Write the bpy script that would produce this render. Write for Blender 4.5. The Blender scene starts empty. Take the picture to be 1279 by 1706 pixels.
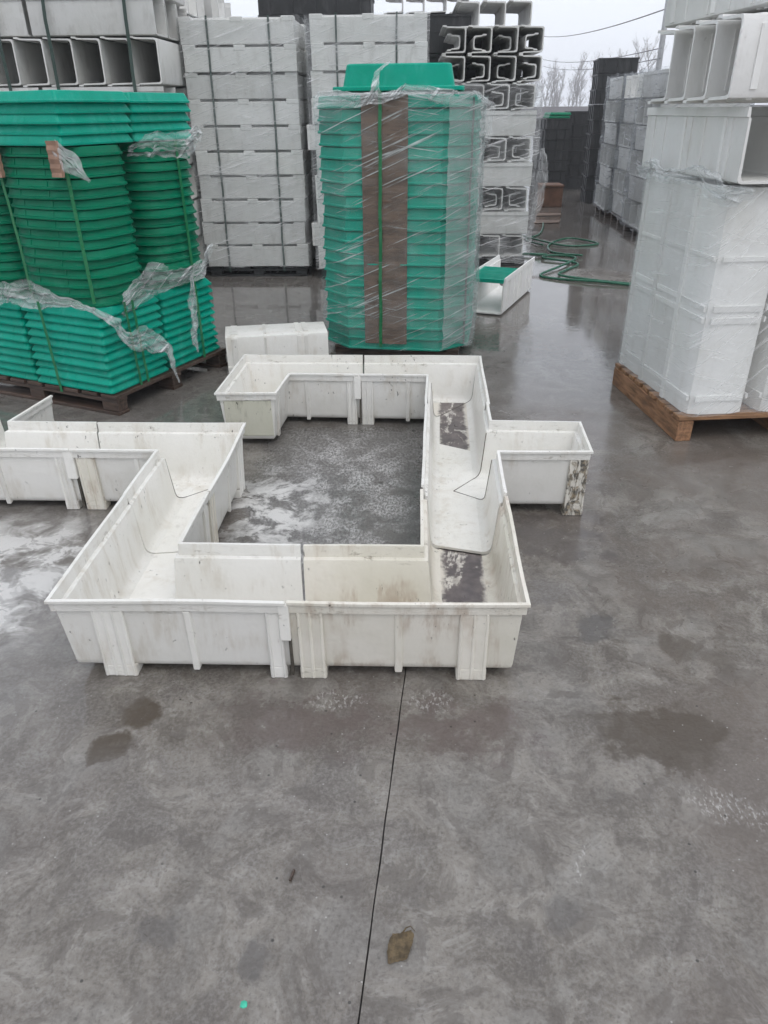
import bpy, bmesh, math, random
from mathutils import Vector, Matrix, noise as mnoise
random.seed(7)
R = math.radians
scene = bpy.context.scene

# ------------------------------------------------------------------ camera
def cam_axes(pitch=28.6, yaw=2.0, roll=-0.5):
    p, y, r = R(pitch), R(yaw), R(roll)
    fw = Vector((0, math.cos(p), -math.sin(p))); rt = Vector((1, 0, 0)); up = rt.cross(fw)
    rt2 = rt * math.cos(r) + up * math.sin(r); up2 = -rt * math.sin(r) + up * math.cos(r)
    Z = Matrix.Rotation(y, 3, 'Z')
    return Z @ rt2, Z @ up2, Z @ fw
rt_, up_, fw_ = cam_axes()
cd = bpy.data.cameras.new('camera'); cam = bpy.data.objects.new('camera', cd)
scene.collection.objects.link(cam)
m = Matrix((rt_, up_, -fw_)).transposed().to_4x4(); m.translation = (0, 0, 1.6)
cam.matrix_world = m
cd.sensor_fit = 'VERTICAL'; cd.sensor_height = 36; cd.lens = 26.0; cd.clip_start = 0.05; cd.clip_end = 2000
scene.camera = cam

# ------------------------------------------------------------------ world, sun, exposure
SUN_EL, SUN_AZ = 58, 150          # elevation, compass azimuth from +Y clockwise
w = bpy.data.worlds.new('World'); scene.world = w; w.use_nodes = True
nt = w.node_tree; nt.nodes.clear()
out = nt.nodes.new('ShaderNodeOutputWorld'); bg = nt.nodes.new('ShaderNodeBackground')
sky = nt.nodes.new('ShaderNodeTexSky'); sky.sky_type = 'NISHITA'; sky.sun_disc = False
sky.sun_elevation = R(SUN_EL); sky.sun_rotation = R(SUN_AZ); sky.dust_density = 4.0; sky.air_density = 1.2
mix = nt.nodes.new('ShaderNodeMix'); mix.data_type = 'RGBA'
mix.inputs[0].default_value = 0.88                       # closed cloud deck over the blue
nt.links.new(sky.outputs[0], mix.inputs[6]); mix.inputs[7].default_value = (8.9, 9.3, 10.1, 1)
nt.links.new(mix.outputs[2], bg.inputs[0]); bg.inputs[1].default_value = 0.1
nt.links.new(bg.outputs[0], out.inputs[0])
sd = bpy.data.lights.new('sun', 'SUN'); sd.energy = 0.7; sd.angle = R(35); sd.color = (1, 0.98, 0.95)
so = bpy.data.objects.new('sun', sd); scene.collection.objects.link(so)
so.rotation_euler = (R(90 - SUN_EL), 0, R(180 - SUN_AZ)); so.location = (0, 0, 20)
vs = scene.view_settings; vs.view_transform = 'Standard'; vs.look = 'None'; vs.exposure = 0.32; vs.gamma = 1.0
vs.use_curve_mapping = False
scene.render.engine = 'CYCLES'
scene.cycles.use_adaptive_sampling = True; scene.cycles.adaptive_threshold = 0.03; scene.cycles.adaptive_min_samples = 16
scene.cycles.transparent_max_bounces = 12
scene.cycles.max_bounces = 6; scene.cycles.diffuse_bounces = 4; scene.cycles.glossy_bounces = 2; scene.cycles.volume_bounces = 1

# ------------------------------------------------------------------ node helpers
class NT:
    def __init__(s, name):
        s.m = bpy.data.materials.new(name); s.m.use_nodes = True; s.t = s.m.node_tree
        s.t.nodes.clear(); s.o = s.n('OutputMaterial'); s.dim = '3D'
    def n(s, typ, **kw):
        nd = s.t.nodes.new('ShaderNode' + typ)
        for k, v in kw.items(): setattr(nd, k, v)
        return nd
    def l(s, a, b): s.t.links.new(a, b)
    def put(s, sock, v):
        if hasattr(v, 'is_linked'): s.l(v, sock)
        else:
            if isinstance(v, (tuple, list)) and sock.type == 'RGBA' and len(v) == 3: v = (*v, 1)
            if isinstance(v, (int, float)) and sock.type == 'RGBA': v = (v, v, v, 1)
            sock.default_value = v
    def co(s, kind='Object'): return s.n('TexCoord').outputs[kind]
    def geo(s): return s.n('NewGeometry').outputs['Position']
    def mapv(s, v, loc=(0, 0, 0), rot=(0, 0, 0), scale=(1, 1, 1)):
        nd = s.n('Mapping'); s.l(v, nd.inputs[0]); nd.inputs[1].default_value = loc
        nd.inputs[2].default_value = rot; nd.inputs[3].default_value = scale; return nd.outputs[0]
    def noise(s, v, scale, detail=4, rough=0.55, dist=0.0, col=False):
        nd = s.n('TexNoise', noise_dimensions=s.dim); s.l(v, nd.inputs['Vector']); nd.inputs['Scale'].default_value = scale
        nd.inputs['Detail'].default_value = detail; nd.inputs['Roughness'].default_value = rough
        nd.inputs['Distortion'].default_value = dist; return nd.outputs[1 if col else 0]
    def vor(s, v, scale, feat='F1'):
        nd = s.n('TexVoronoi', feature=feat, voronoi_dimensions=s.dim); s.l(v, nd.inputs['Vector']); nd.inputs['Scale'].default_value = scale
        return nd.outputs[0]
    def ramp(s, f, a, b, lo=0.0, hi=1.0, smooth=True):
        nd = s.n('MapRange'); nd.interpolation_type = 'SMOOTHSTEP' if smooth else 'LINEAR'
        s.put(nd.inputs[0], f); nd.inputs[1].default_value = a; nd.inputs[2].default_value = b
        nd.inputs[3].default_value = lo; nd.inputs[4].default_value = hi; return nd.outputs[0]
    def math(s, op, a, b=0.0, c=0.0):
        nd = s.n('Math', operation=op); s.put(nd.inputs[0], a); s.put(nd.inputs[1], b); s.put(nd.inputs[2], c); return nd.outputs[0]
    def vmath(s, op, a, b):
        nd = s.n('VectorMath', operation=op); s.put(nd.inputs[0], a); s.put(nd.inputs[1], b); return nd.outputs[0]
    def mix(s, f, a, b, mode='MIX'):
        nd = s.n('Mix', data_type='RGBA', blend_type=mode); s.put(nd.inputs[0], f); s.put(nd.inputs[6], a); s.put(nd.inputs[7], b)
        return nd.outputs[2]
    def bump(s, h, strength=0.3, dist=0.01, normal=None):
        nd = s.n('Bump'); s.put(nd.inputs['Height'], h); nd.inputs['Strength'].default_value = strength
        nd.inputs['Distance'].default_value = dist
        if normal is not None: s.l(normal, nd.inputs['Normal'])
        return nd.outputs[0]
    def sep(s, v):
        nd = s.n('SeparateXYZ'); s.l(v, nd.inputs[0]); return nd.outputs
    def bsdf(s, col, rough=0.5, normal=None, spec=0.5, **kw):
        nd = s.n('BsdfPrincipled'); s.put(nd.inputs['Base Color'], col); s.put(nd.inputs['Roughness'], rough)
        s.put(nd.inputs['Specular IOR Level'], spec)
        if normal is not None: s.l(normal, nd.inputs['Normal'])
        for k, v in kw.items(): s.put(nd.inputs[k], v)
        return nd.outputs[0]
    def done(s, sh): s.l(sh, s.o.inputs[0]); return s.m
    def rnd(s): return s.n('ObjectInfo').outputs['Random']

M = {}
def plastic(name, col, dirt, dirt_amt=0.5, rough=0.38, streak=True, speck=0.5, mottled=0.06, spec=0.45, grime=0.0):
    t = NT(name); p = t.geo(); rn = t.rnd()
    big = t.noise(p, 2.3, 5, 0.6)
    c = t.mix(t.math('MULTIPLY', t.ramp(big, 0.35, 0.7), mottled * 6), col, tuple(x * (0.82 if i < 2 else 0.76) for i, x in enumerate(col)))
    st = t.noise(t.mapv(p, scale=(15, 15, 3.2)), 1.0, 5, 0.7)
    patch = t.noise(p, 5.0, 3)
    f = t.math('MULTIPLY', t.ramp(st, 0.46, 0.66), t.ramp(patch, 0.40, 0.60))
    c = t.mix(t.math('MULTIPLY', f, dirt_amt), c, dirt)
    sp = t.math('MULTIPLY', t.ramp(t.noise(t.mapv(p, scale=(1.4, 1.4, 0.8)), 42, 3, 0.65), 0.655, 0.70), t.ramp(patch, 0.47, 0.58))
    c = t.mix(t.math('MULTIPLY', sp, speck), c, (0.05, 0.045, 0.04))
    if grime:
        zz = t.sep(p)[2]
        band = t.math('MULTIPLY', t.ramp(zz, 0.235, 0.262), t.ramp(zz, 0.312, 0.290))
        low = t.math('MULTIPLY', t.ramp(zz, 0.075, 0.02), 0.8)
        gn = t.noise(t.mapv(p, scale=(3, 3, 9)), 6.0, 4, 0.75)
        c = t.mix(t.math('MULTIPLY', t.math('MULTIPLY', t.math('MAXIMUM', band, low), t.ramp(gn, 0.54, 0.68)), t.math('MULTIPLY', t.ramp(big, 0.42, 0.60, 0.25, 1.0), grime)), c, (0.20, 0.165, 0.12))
    v = t.ramp(rn, 0, 1, 0.88, 1.05, False)
    c = t.mix(1.0, c, t.n('CombineColor').outputs[0], 'MULTIPLY') if False else c
    hs = t.n('HueSaturation'); t.l(v, hs.inputs['Value']); t.l(c, hs.inputs['Color']); c = hs.outputs[0]
    r = t.ramp(t.noise(p, 9, 4), 0.3, 0.7, rough - 0.08, rough + 0.14)
    nb = t.bump(t.noise(p, 9, 3, 0.7), 0.18, 0.02)
    M[name] = t.done(t.bsdf(c, r, nb, spec)); return M[name]

plastic('white_resin', (0.80, 0.785, 0.745), (0.50, 0.44, 0.35), 0.42, speck=0.8, mottled=0.06, grime=0.6)
plastic('clean_resin', (0.79, 0.785, 0.765), (0.5, 0.47, 0.42), 0.25, speck=0.2)
plastic('grey_resin', (0.65, 0.645, 0.625), (0.3, 0.28, 0.25), 0.35, speck=0.25)
plastic('dirty_resin', (0.64, 0.63, 0.53), (0.24, 0.23, 0.17), 0.85, speck=0.9, mottled=0.12)
plastic('beige_resin', (0.77, 0.735, 0.66), (0.43, 0.34, 0.26), 0.7, speck=0.85, mottled=0.12, grime=0.75)
plastic('teal', (0.0, 0.305, 0.215), (0.10, 0.45, 0.36), 0.22, rough=0.36, speck=0.1, mottled=0.1, spec=0.14)
plastic('green', (0.001, 0.175, 0.092), (0.05, 0.28, 0.17), 0.22, rough=0.40, speck=0.15, mottled=0.12, spec=0.12)
plastic('strap_green', (0.01, 0.16, 0.06), (0.05, 0.25, 0.1), 0.3, rough=0.3, speck=0)
plastic('strap_dark', (0.03, 0.055, 0.045), (0.08, 0.1, 0.09), 0.3, rough=0.4, speck=0)
plastic('black_plastic', (0.022, 0.023, 0.024), (0.07, 0.07, 0.07), 0.5, rough=0.5, speck=0)
plastic('hose_green', (0.01, 0.10, 0.055), (0.05, 0.16, 0.1), 0.5, rough=0.3, speck=0)

def stained():
    t = NT('stained_floor'); p = t.geo()
    n1 = t.noise(t.mapv(p, scale=(7, 3.2, 3)), 1.5, 7, 0.68, 0.6)
    n2 = t.noise(p, 60, 3)
    f = t.ramp(t.math('ADD', n1, t.math('MULTIPLY', t.math('SUBTRACT', n2, 0.5), 0.12)), 0.52, 0.60)
    dark = t.mix(t.ramp(t.noise(p, 14, 4), 0.35, 0.7), (0.085, 0.070, 0.070), (0.165, 0.138, 0.132))
    lite = t.mix(t.ramp(t.noise(p, 30, 3), 0.4, 0.6), (0.42, 0.39, 0.35), (0.62, 0.59, 0.54))
    c = t.mix(f, dark, lite)
    x, y, z = t.sep(p)
    ln = t.math('ADD', t.math('MULTIPLY', t.math('SUBTRACT', y, 2.2), 0.0253), 0.212)
    ed = t.math('ADD', t.math('ABSOLUTE', t.math('SUBTRACT', x, ln)), t.math('MULTIPLY', t.math('SUBTRACT', t.noise(p, 16, 4, 0.7), 0.5), 0.07))
    c = t.mix(t.ramp(ed, 0.062, 0.086), c, (0.66, 0.62, 0.55))
    M['stained_floor'] = t.done(t.bsdf(c, t.ramp(n1, 0.3, 0.7, 0.25, 0.6), t.bump(n1, 0.4, 0.01), 0.5))
stained()
def peeled():
    t = NT('peeled_rib'); p = t.geo()
    n = t.noise(t.mapv(p, scale=(1.6, 1.6, 0.8)), 22, 6, 0.7, 0.8)
    f = t.math('MULTIPLY', t.ramp(n, 0.45, 0.56), 0.92)
    d = t.mix(t.ramp(t.noise(p, 45, 4), 0.38, 0.62), (0.05, 0.048, 0.042), (0.30, 0.24, 0.16))
    M['peeled_rib'] = t.done(t.bsdf(t.mix(f, (0.68, 0.65, 0.58), d), 0.6, t.bump(f, 0.5, 0.006)))
peeled()
def flat(name, col, rough=0.6, var=0.25, scale=8, spec=0.4, stretch=(1, 1, 1)):
    t = NT(name); p = t.co(); v = t.mapv(p, scale=stretch)
    n = t.noise(v, scale, 6, 0.65)
    c = t.mix(t.ramp(n, 0.3, 0.72), tuple(x * (1 - var) for x in col), tuple(min(1, x * (1 + var)) for x in col))
    hs = t.n('HueSaturation'); t.l(t.ramp(t.rnd(), 0, 1, 0.8, 1.15, False), hs.inputs['Value']); t.l(c, hs.inputs['Color'])
    M[name] = t.done(t.bsdf(hs.outputs[0], rough, t.bump(n, 0.4, 0.006), spec))
flat('wood', (0.30, 0.165, 0.085), 0.6, 0.45, 5, stretch=(1.2, 9, 9))
flat('wood_y', (0.28, 0.15, 0.08), 0.6, 0.45, 5, stretch=(9, 1.2, 9))
flat('wet_wood', (0.075, 0.05, 0.038), 0.45, 0.45, 5, stretch=(1.2, 9, 9))
flat('cardboard', (0.125, 0.082, 0.058), 0.65, 0.35, 6, stretch=(1, 1, 5))
flat('cardboard_tan', (0.27, 0.165, 0.115), 0.7, 0.3, 8)
flat('dark_seam', (0.085, 0.075, 0.06), 0.7, 0.4, 40)
flat('pale_seam', (0.55, 0.53, 0.48), 0.6, 0.2, 40)
flat('bark', (0.26, 0.235, 0.225), 0.9, 0.2, 3)
flat('far_wall', (0.16, 0.14, 0.14), 0.9, 0.15, 0.6)
flat('steel', (0.4, 0.41, 0.42), 0.4, 0.15, 6)
flat('wire', (0.1, 0.1, 0.11), 0.6, 0.1, 6)
flat('rust', (0.12, 0.06, 0.035), 0.7, 0.35, 5)
flat('leaf', (0.095, 0.068, 0.036), 0.7, 0.5, 60)
flat('chip_green', (0.05, 0.42, 0.28), 0.5, 0.2, 60)
flat('filler', (0.06, 0.056, 0.053), 0.8, 0.4, 30)

def film(name, dens=0.35, tint=(0.86, 0.88, 0.88), rot=0.35, seed=0.0, base=0.10, fine=1.0, bmp=0.5, cl=0.3):
    t = NT(name); p = t.co('Object')
    p = t.mapv(p, loc=(seed, seed * 1.7, seed * 0.6))
    def streaks(ax, ang, sc):
        # long thin pulls in the stretch film, across faces that run along x and along y alike
        v1 = t.mapv(p, rot=(0, ang, 0)); v1 = t.mapv(v1, rot=(0, 0, 0), scale=(1.1, 1.1, sc))
        return t.noise(v1, 1.6, 3, 0.65)
    a = t.ramp(streaks(0, rot, 30 * fine), 0.55, 0.72)
    b = t.ramp(streaks(0, -rot * 0.35, 42 * fine), 0.57, 0.74)
    cloud = t.ramp(t.noise(p, 3.2, 3, 0.6), 0.38, 0.72)
    s = t.math('MAXIMUM', a, t.math('MULTIPLY', b, t.math('ADD', cloud, 0.3)))
    al = t.math('ADD', base, t.math('MULTIPLY', s, dens))
    al = t.math('ADD', al, t.math('MULTIPLY', cloud, dens * cl))
    al = t.math('MINIMUM', al, 0.9)
    h = t.math('ADD', a, t.math('ADD', b, t.math('MULTIPLY', t.noise(p, 9, 2), 1.2)))
    nb = t.bump(h, bmp, 0.012)
    pr = t.bsdf(tint, 0.22, nb, 0.6)
    tr = t.n('BsdfTransparent'); tr.inputs[0].default_value = (0.97, 0.98, 0.98, 1)
    mx = t.n('MixShader'); t.l(al, mx.inputs[0]); t.l(tr.outputs[0], mx.inputs[1]); t.l(pr, mx.inputs[2])
    M[name] = t.done(mx.outputs[0])
film('film_green', 0.72, (0.70, 0.76, 0.75), 0.4, 1.3, 0.03, 1.15, 0.8, 0.16)
film('film_layers', 0.5, (0.62, 0.66, 0.65), 0.3, 3.3, 0.24, 1.2)
film('film_white', 0.62, (0.82, 0.82, 0.82), 0.30, 4.1, 0.06, 1.3)
film('film_milky', 0.30, (0.90, 0.90, 0.89), 0.75, 7.7, 0.13, 1.2, 0.05)
film('film_loose', 0.6, (0.82, 0.84, 0.84), 0.9, 2.2, 0.20, 0.5, 0.9)
film('film_far', 0.6, (0.42, 0.44, 0.46), 0.5, 9.2, 0.16, 0.6, 0.9)

def ground_mat():
    t = NT('wet_concrete'); t.dim = '2D'; p = t.geo()
    warp = t.noise(p, 3.0, 2, col=True)
    pw = t.vmath('ADD', p, t.vmath('MULTIPLY', t.vmath('SUBTRACT', warp, (0.5, 0.5, 0.5)), (0.22, 0.22, 0)))
    big = t.noise(pw, 1.3, 4, 0.6); med = t.noise(pw, 7.0, 5, 0.7); fin = t.noise(p, 85, 2, 0.75)
    pat = t.noise(t.mapv(pw, loc=(5, 2, 0)), 3.6, 4, 0.62)
    c = t.mix(t.ramp(med, 0.30, 0.70), (0.112, 0.098, 0.084), (0.212, 0.193, 0.169))
    c = t.mix(t.ramp(big, 0.42, 0.66, 0.0, 0.55), c, (0.124, 0.108, 0.097))
    c = t.mix(t.ramp(pat, 0.52, 0.65, 0.0, 0.62), c, (0.118, 0.105, 0.095))
    c = t.mix(t.ramp(pat, 0.48, 0.32, 0.0, 0.34), c, (0.225, 0.218, 0.203))
    vein = t.math('ABSOLUTE', t.math('SUBTRACT', t.noise(pw, 6.5, 4, 0.68), 0.5))
    c = t.mix(t.math('MULTIPLY', t.ramp(vein, 0.035, 0.0), t.ramp(med, 0.42, 0.62, 0.0, 0.30)), c, (0.33, 0.32, 0.30))
    c = t.mix(t.ramp(fin, 0.42, 0.70, 0.0, 0.26), c, (0.29, 0.28, 0.262))
    c = t.mix(t.ramp(fin, 0.42, 0.28, 0.0, 0.42), c, (0.07, 0.064, 0.06))
    x0 = t.sep(p)[0]
    bl = t.noise(t.mapv(pw, loc=(1.7, 8.2, 0)), 11.0, 5, 0.68)
    c = t.mix(t.ramp(bl, 0.525, 0.615, 0.0, 0.50), c, (0.092, 0.080, 0.070))
    c = t.mix(t.math('MULTIPLY', t.ramp(x0, 0.2, 1.2), t.ramp(big, 0.36, 0.6, 0.0, 0.6)), c, (0.118, 0.094, 0.076))
    rough = t.ramp(pat, 0.35, 0.65, 0.34, 0.15)
    # bigger wet zones: the far yard and the left edge
    x, y, z = t.sep(pw)
    wet = t.math('MULTIPLY', t.ramp(y, 2.2, 6.0), t.ramp(t.noise(pw, 0.8, 3, 0.55), 0.26, 0.44))
    wet = t.math('MAXIMUM', wet, t.math('MULTIPLY', t.ramp(x, -0.75, -1.5), t.ramp(y, 1.2, 1.7)))
    c = t.mix(t.math('MULTIPLY', wet, 0.40), c, (0.13, 0.122, 0.116))
    rough = t.mix(wet, rough, 0.06)
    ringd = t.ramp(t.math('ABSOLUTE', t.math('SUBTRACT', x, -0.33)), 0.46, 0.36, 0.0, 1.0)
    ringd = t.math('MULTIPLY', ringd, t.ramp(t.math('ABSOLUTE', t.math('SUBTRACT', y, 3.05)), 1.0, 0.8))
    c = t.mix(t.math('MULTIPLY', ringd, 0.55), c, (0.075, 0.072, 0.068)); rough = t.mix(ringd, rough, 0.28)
    # shaped stains: (x, y, rx, ry, turn, colour, amount, roughness, edge)
    jn = t.vmath('SUBTRACT', t.noise(p, 9.0, 4, 0.65, col=True), (0.5, 0.5, 0.5))
    def blob(cx, cy, rx, ry, a, soft, jit):
        q = t.vmath('ADD', p, t.vmath('MULTIPLY', jn, (jit, jit, 0)))
        q = t.vmath('SUBTRACT', q, (cx, cy, 0))
        q = t.mapv(q, rot=(0, 0, R(a)))
        q = t.vmath('MULTIPLY', q, (1 / rx, 1 / ry, 0))
        ln = t.n('VectorMath', operation='LENGTH'); t.l(q, ln.inputs[0])
        return t.ramp(ln.outputs['Value'], 1.0, 1.0 - soft)
    brown = (0.066, 0.051, 0.037); dk = (0.075, 0.070, 0.068)
    for (cx, cy, rx, ry, a, soft, jit, col, amt, ro) in [
        (-0.80, 1.645, 0.075, 0.08, 20, 0.35, 0.04, brown, 0.95, 0.2),
        (-0.85, 1.50, 0.085, 0.06, -20, 0.4, 0.05, brown, 0.9, 0.2),
        (0.74, 1.60, 0.26, 0.15, 0, 0.4, 0.12, brown, 0.9, 0.22),
        (0.66, 2.10, 0.07, 0.10, 30, 0.45, 0.08, dk, 0.7, 0.25),
        (0.90, 2.00, 0.09, 0.09, 0, 0.45, 0.08, brown, 0.6, 0.3),
        (1.02, 1.93, 0.09, 0.08, 0, 0.45, 0.08, brown, 0.55, 0.3),
        (-0.30, 1.62, 0.38, 0.16, 0, 0.7, 0.2, (0.105, 0.082, 0.076), 0.75, 0.2),
        (0.18, 1.62, 0.28, 0.15, 0, 0.7, 0.2, (0.105, 0.082, 0.076), 0.75, 0.2),
        (0.62, 2.72, 0.34, 0.26, 10, 0.8, 0.3, (0.09, 0.078, 0.074), 0.8, 0.16),
        (-0.55, 0.98, 0.06, 0.05, 0, 0.5, 0.06, dk, 0.6, 0.3),
        (-0.32, 0.92, 0.05, 0.06, 0, 0.5, 0.05, dk, 0.6, 0.3),
        (0.35, 1.05, 0.06, 0.04, 0, 0.6, 0.05, dk, 0.5, 0.3),
        (-0.95, 2.05, 0.0001, 0.0001, 0, 0.5, 0.05, dk, 0.0, 0.3)]:
        f = t.math('MULTIPLY', blob(cx, cy, rx, ry, a, soft, jit * 2.2), t.ramp(med, 0.32, 0.56, 0.6, 1.0))
        c = t.mix(t.math('MULTIPLY', f, amt), c, col); rough = t.mix(f, rough, ro)
    # white resin powder inside the ring and along the left edge
    sp = t.noise(t.mapv(p, scale=(1, 0.55, 1)), 95, 2, 0.7); sm = t.noise(pw, 6.5, 4, 0.7)
    gm = t.math('MULTIPLY', ringd, t.math('MULTIPLY', t.ramp(sm, 0.30, 0.62, 0.30, 1.0), t.math('SUBTRACT', 1.0, blob(0.02, 2.85, 0.30, 0.48, 0, 0.5, 0.25))))
    gsp = t.noise(t.mapv(p, loc=(2, 9, 0), scale=(1, 0.6, 1)), 70, 3, 0.75)
    c = t.mix(t.math('MULTIPLY', gm, t.ramp(gsp, 0.47, 0.62, 0, 0.85)), c, (0.27, 0.265, 0.255))
    c = t.mix(t.math('MULTIPLY', gm, t.ramp(gsp, 0.45, 0.36, 0, 0.7)), c, (0.03, 0.029, 0.028))
    ring = blob(-0.33, 3.0, 0.48, 0.98, 0, 0.45, 0.25)
    pf = t.math('MULTIPLY', ring, t.math('MULTIPLY', t.ramp(sp, 0.36, 0.66, 0.15, 1.0), t.ramp(sm, 0.38, 0.66, 0.06, 0.60)))
    pf = t.math('MAXIMUM', pf, t.math('MULTIPLY', blob(-0.60, 2.95, 0.30, 0.48, 0, 0.7, 0.30), t.ramp(sm, 0.42, 0.58, 0, 1.0)))
    left = t.math('MULTIPLY', blob(-1.60, 2.38, 0.56, 0.62, 0, 0.6, 0.3), t.ramp(t.noise(pw, 5.5, 4, 0.7), 0.36, 0.60))
    pf = t.math('MAXIMUM', pf, t.math('MULTIPLY', left, 0.85))
    for (cx, cy, rx, ry, a) in [(-0.22, 1.72, 0.14, 0.05, 0), (0.08, 1.72, 0.10, 0.06, 0), (0.83, 1.35, 0.16, 0.07, 25), (0.43, 1.17, 0.02, 0.10, 20)]:
        pf = t.math('MAXIMUM', pf, t.math('MULTIPLY', blob(cx, cy, rx, ry, a, 0.6, 0.08), t.ramp(sp, 0.50, 0.70, 0, 0.34)))
    dots = t.math('MULTIPLY', t.ramp(t.vor(p, 11), 0.030, 0.012), t.ramp(t.noise(p, 2.7, 2), 0.54, 0.60))
    pf = t.math('MAXIMUM', pf, t.math('MULTIPLY', dots, 0.4))
    c = t.mix(pf, c, (0.60, 0.59, 0.57))
    grit = t.math('MULTIPLY', t.ramp(t.vor(t.mapv(p, loc=(3.1, 1.2, 0)), 7), 0.03, 0.018), t.ramp(t.noise(p, 3.4, 2), 0.52, 0.56))
    c = t.mix(t.math('MULTIPLY', grit, 0.8), c, (0.03, 0.028, 0.025))
    rough = t.mix(t.math('MULTIPLY', pf, 0.6), rough, 0.6)
    hgt = t.math('ADD', t.math('MULTIPLY', t.noise(p, 85, 1), 0.3), t.noise(p, 8, 2))
    nb = t.n('Bump'); t.l(hgt, nb.inputs['Height']); nb.inputs['Distance'].default_value = 0.012
    t.l(t.math('MULTIPLY', t.math('SUBTRACT', 1.0, t.math('MULTIPLY', wet, 0.85)), 0.16), nb.inputs['Strength'])
    M['wet_concrete'] = t.done(t.bsdf(c, rough, nb.outputs[0], t.ramp(wet, 0, 1, 0.5, 0.95)))
ground_mat()

# ------------------------------------------------------------------ mesh helpers
COL = scene.collection
class MB:
    def __init__(s): s.v = []; s.f = []
    def add(s, vs, fs):
        o = len(s.v); s.v += [Vector(v) for v in vs]; s.f += [tuple(i + o for i in f) for f in fs]
    def box(s, x0, x1, y0, y1, z0, z1):
        s.add([(x0, y0, z0), (x1, y0, z0), (x1, y1, z0), (x0, y1, z0), (x0, y0, z1), (x1, y0, z1), (x1, y1, z1), (x0, y1, z1)],
              [(0, 3, 2, 1), (4, 5, 6, 7), (0, 1, 5, 4), (1, 2, 6, 5), (2, 3, 7, 6), (3, 0, 4, 7)])
    def hexa(s, b, tp):
        s.add(list(b) + list(tp), [(0, 3, 2, 1), (4, 5, 6, 7), (0, 1, 5, 4), (1, 2, 6, 5), (2, 3, 7, 6), (3, 0, 4, 7)])
    def rings(s, rings, cap=True, closed=True):
        n = len(rings[0]); o = len(s.v)
        for r in rings: s.v += [Vector(p) for p in r]
        for k in range(len(rings) - 1):
            for i in range(n if closed else n - 1):
                j = (i + 1) % n
                s.f.append((o + k * n + i, o + k * n + j, o + (k + 1) * n + j, o + (k + 1) * n + i))
        if cap:
            s.f.append(tuple(o + i for i in reversed(range(n))))
            s.f.append(tuple(o + (len(rings) - 1) * n + i for i in range(n)))
    def tube(s, pts, r, seg=6, taper=None):
        pts = [Vector(p) for p in pts]; rings = []
        for i, p in enumerate(pts):
            d = (pts[min(i + 1, len(pts) - 1)] - pts[max(i - 1, 0)])
            d = d.normalized() if d.length > 1e-9 else Vector((0, 0, 1))
            a = d.cross(Vector((0, 0, 1)))
            if a.length < 1e-4: a = d.cross(Vector((1, 0, 0)))
            a.normalize(); b = d.cross(a); rr = r if taper is None else taper[i]
            rings.append([p + a * rr * math.cos(t * 2 * math.pi / seg) + b * rr * math.sin(t * 2 * math.pi / seg) for t in range(seg)])
        s.rings(rings)
    def ribbon(s, pts, nrm, wdir, width, th=0.0015):
        # flat band: pts along the path, nrm outward per point, wdir across
        rings = []
        for p, n in zip(pts, nrm):
            p = Vector(p); n = Vector(n); wv = Vector(wdir) * width / 2
            rings.append([p - wv, p + wv, p + wv + n * th, p - wv + n * th])
        s.rings(rings)
    def mesh(s, name):
        me = bpy.data.meshes.new(name); me.from_pydata([tuple(v) for v in s.v], [], s.f); me.update()
        bm = bmesh.new(); bm.from_mesh(me); bmesh.ops.recalc_face_normals(bm, faces=bm.faces); bm.to_mesh(me); bm.free()
        return me
def link(name, me, mat, parent=None, smooth=None, bevel=0.0):
    o = bpy.data.objects.new(name, me); COL.objects.link(o)
    if mat and not me.materials: me.materials.append(M[mat])
    if parent: o.parent = parent
    if smooth is not None:
        for p in me.polygons: p.use_smooth = True
        if smooth < 180: me.set_sharp_from_angle(angle=R(smooth))
    if bevel:
        b = o.modifiers.new('bevel', 'BEVEL'); b.width = bevel; b.segments = 2; b.limit_method = 'ANGLE'; b.angle_limit = R(40)
        b.harden_normals = False
    return o
def part(name, mb, mat, parent=None, smooth=None, bevel=0.0): return link(name, mb.mesh(name), mat, parent, smooth, bevel)
def tag(o, label, cat, group=None, kind=None):
    o['label'] = label; o['category'] = cat
    if group: o['group'] = group
    if kind: o['kind'] = kind
    return o
def empty(name, loc=(0, 0, 0), rz=0.0):
    o = bpy.data.objects.new(name, None); COL.objects.link(o); o.location = loc; o.rotation_euler = (0, 0, rz); o.empty_display_size = 0.1
    return o
ORD = ['bottom', 'second', 'third', 'fourth', 'fifth', 'sixth', 'seventh', 'eighth', 'ninth', 'tenth', 'eleventh', 'twelfth', 'thirteenth',
       'fourteenth', 'fifteenth', 'sixteenth', 'seventeenth', 'eighteenth', 'nineteenth', 'twentieth', 'twenty-first', 'twenty-second', 'twenty-third', 'twenty-fourth', 'twenty-fifth', 'twenty-sixth', 'twenty-seventh', 'twenty-eighth', 'twenty-ninth', 'thirtieth']
TIER = ['first', 'second', 'third', 'fourth', 'fifth', 'sixth', 'seventh', 'eighth', 'ninth']
def layer(i, n):
    if i == 0: return 'lowest'
    if i == n - 1: return 'topmost'
    return ORD[i] + ' from the bottom'
class Frame:
    def __init__(s, x, y, deg): s.o = Vector((x, y, 0)); s.a = R(deg); s.m = Matrix.Rotation(s.a, 3, 'Z')
    def p(s, x, y, z=0.0): return s.o + s.m @ Vector((x, y, z))
    def d(s, x, y, z=0.0): return s.m @ Vector((x, y, z))
def nz(v, s=1.0, k=0.0): return mnoise.noise(Vector(v) * s + Vector((k, k * 0.7, k * 1.3)))

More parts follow.
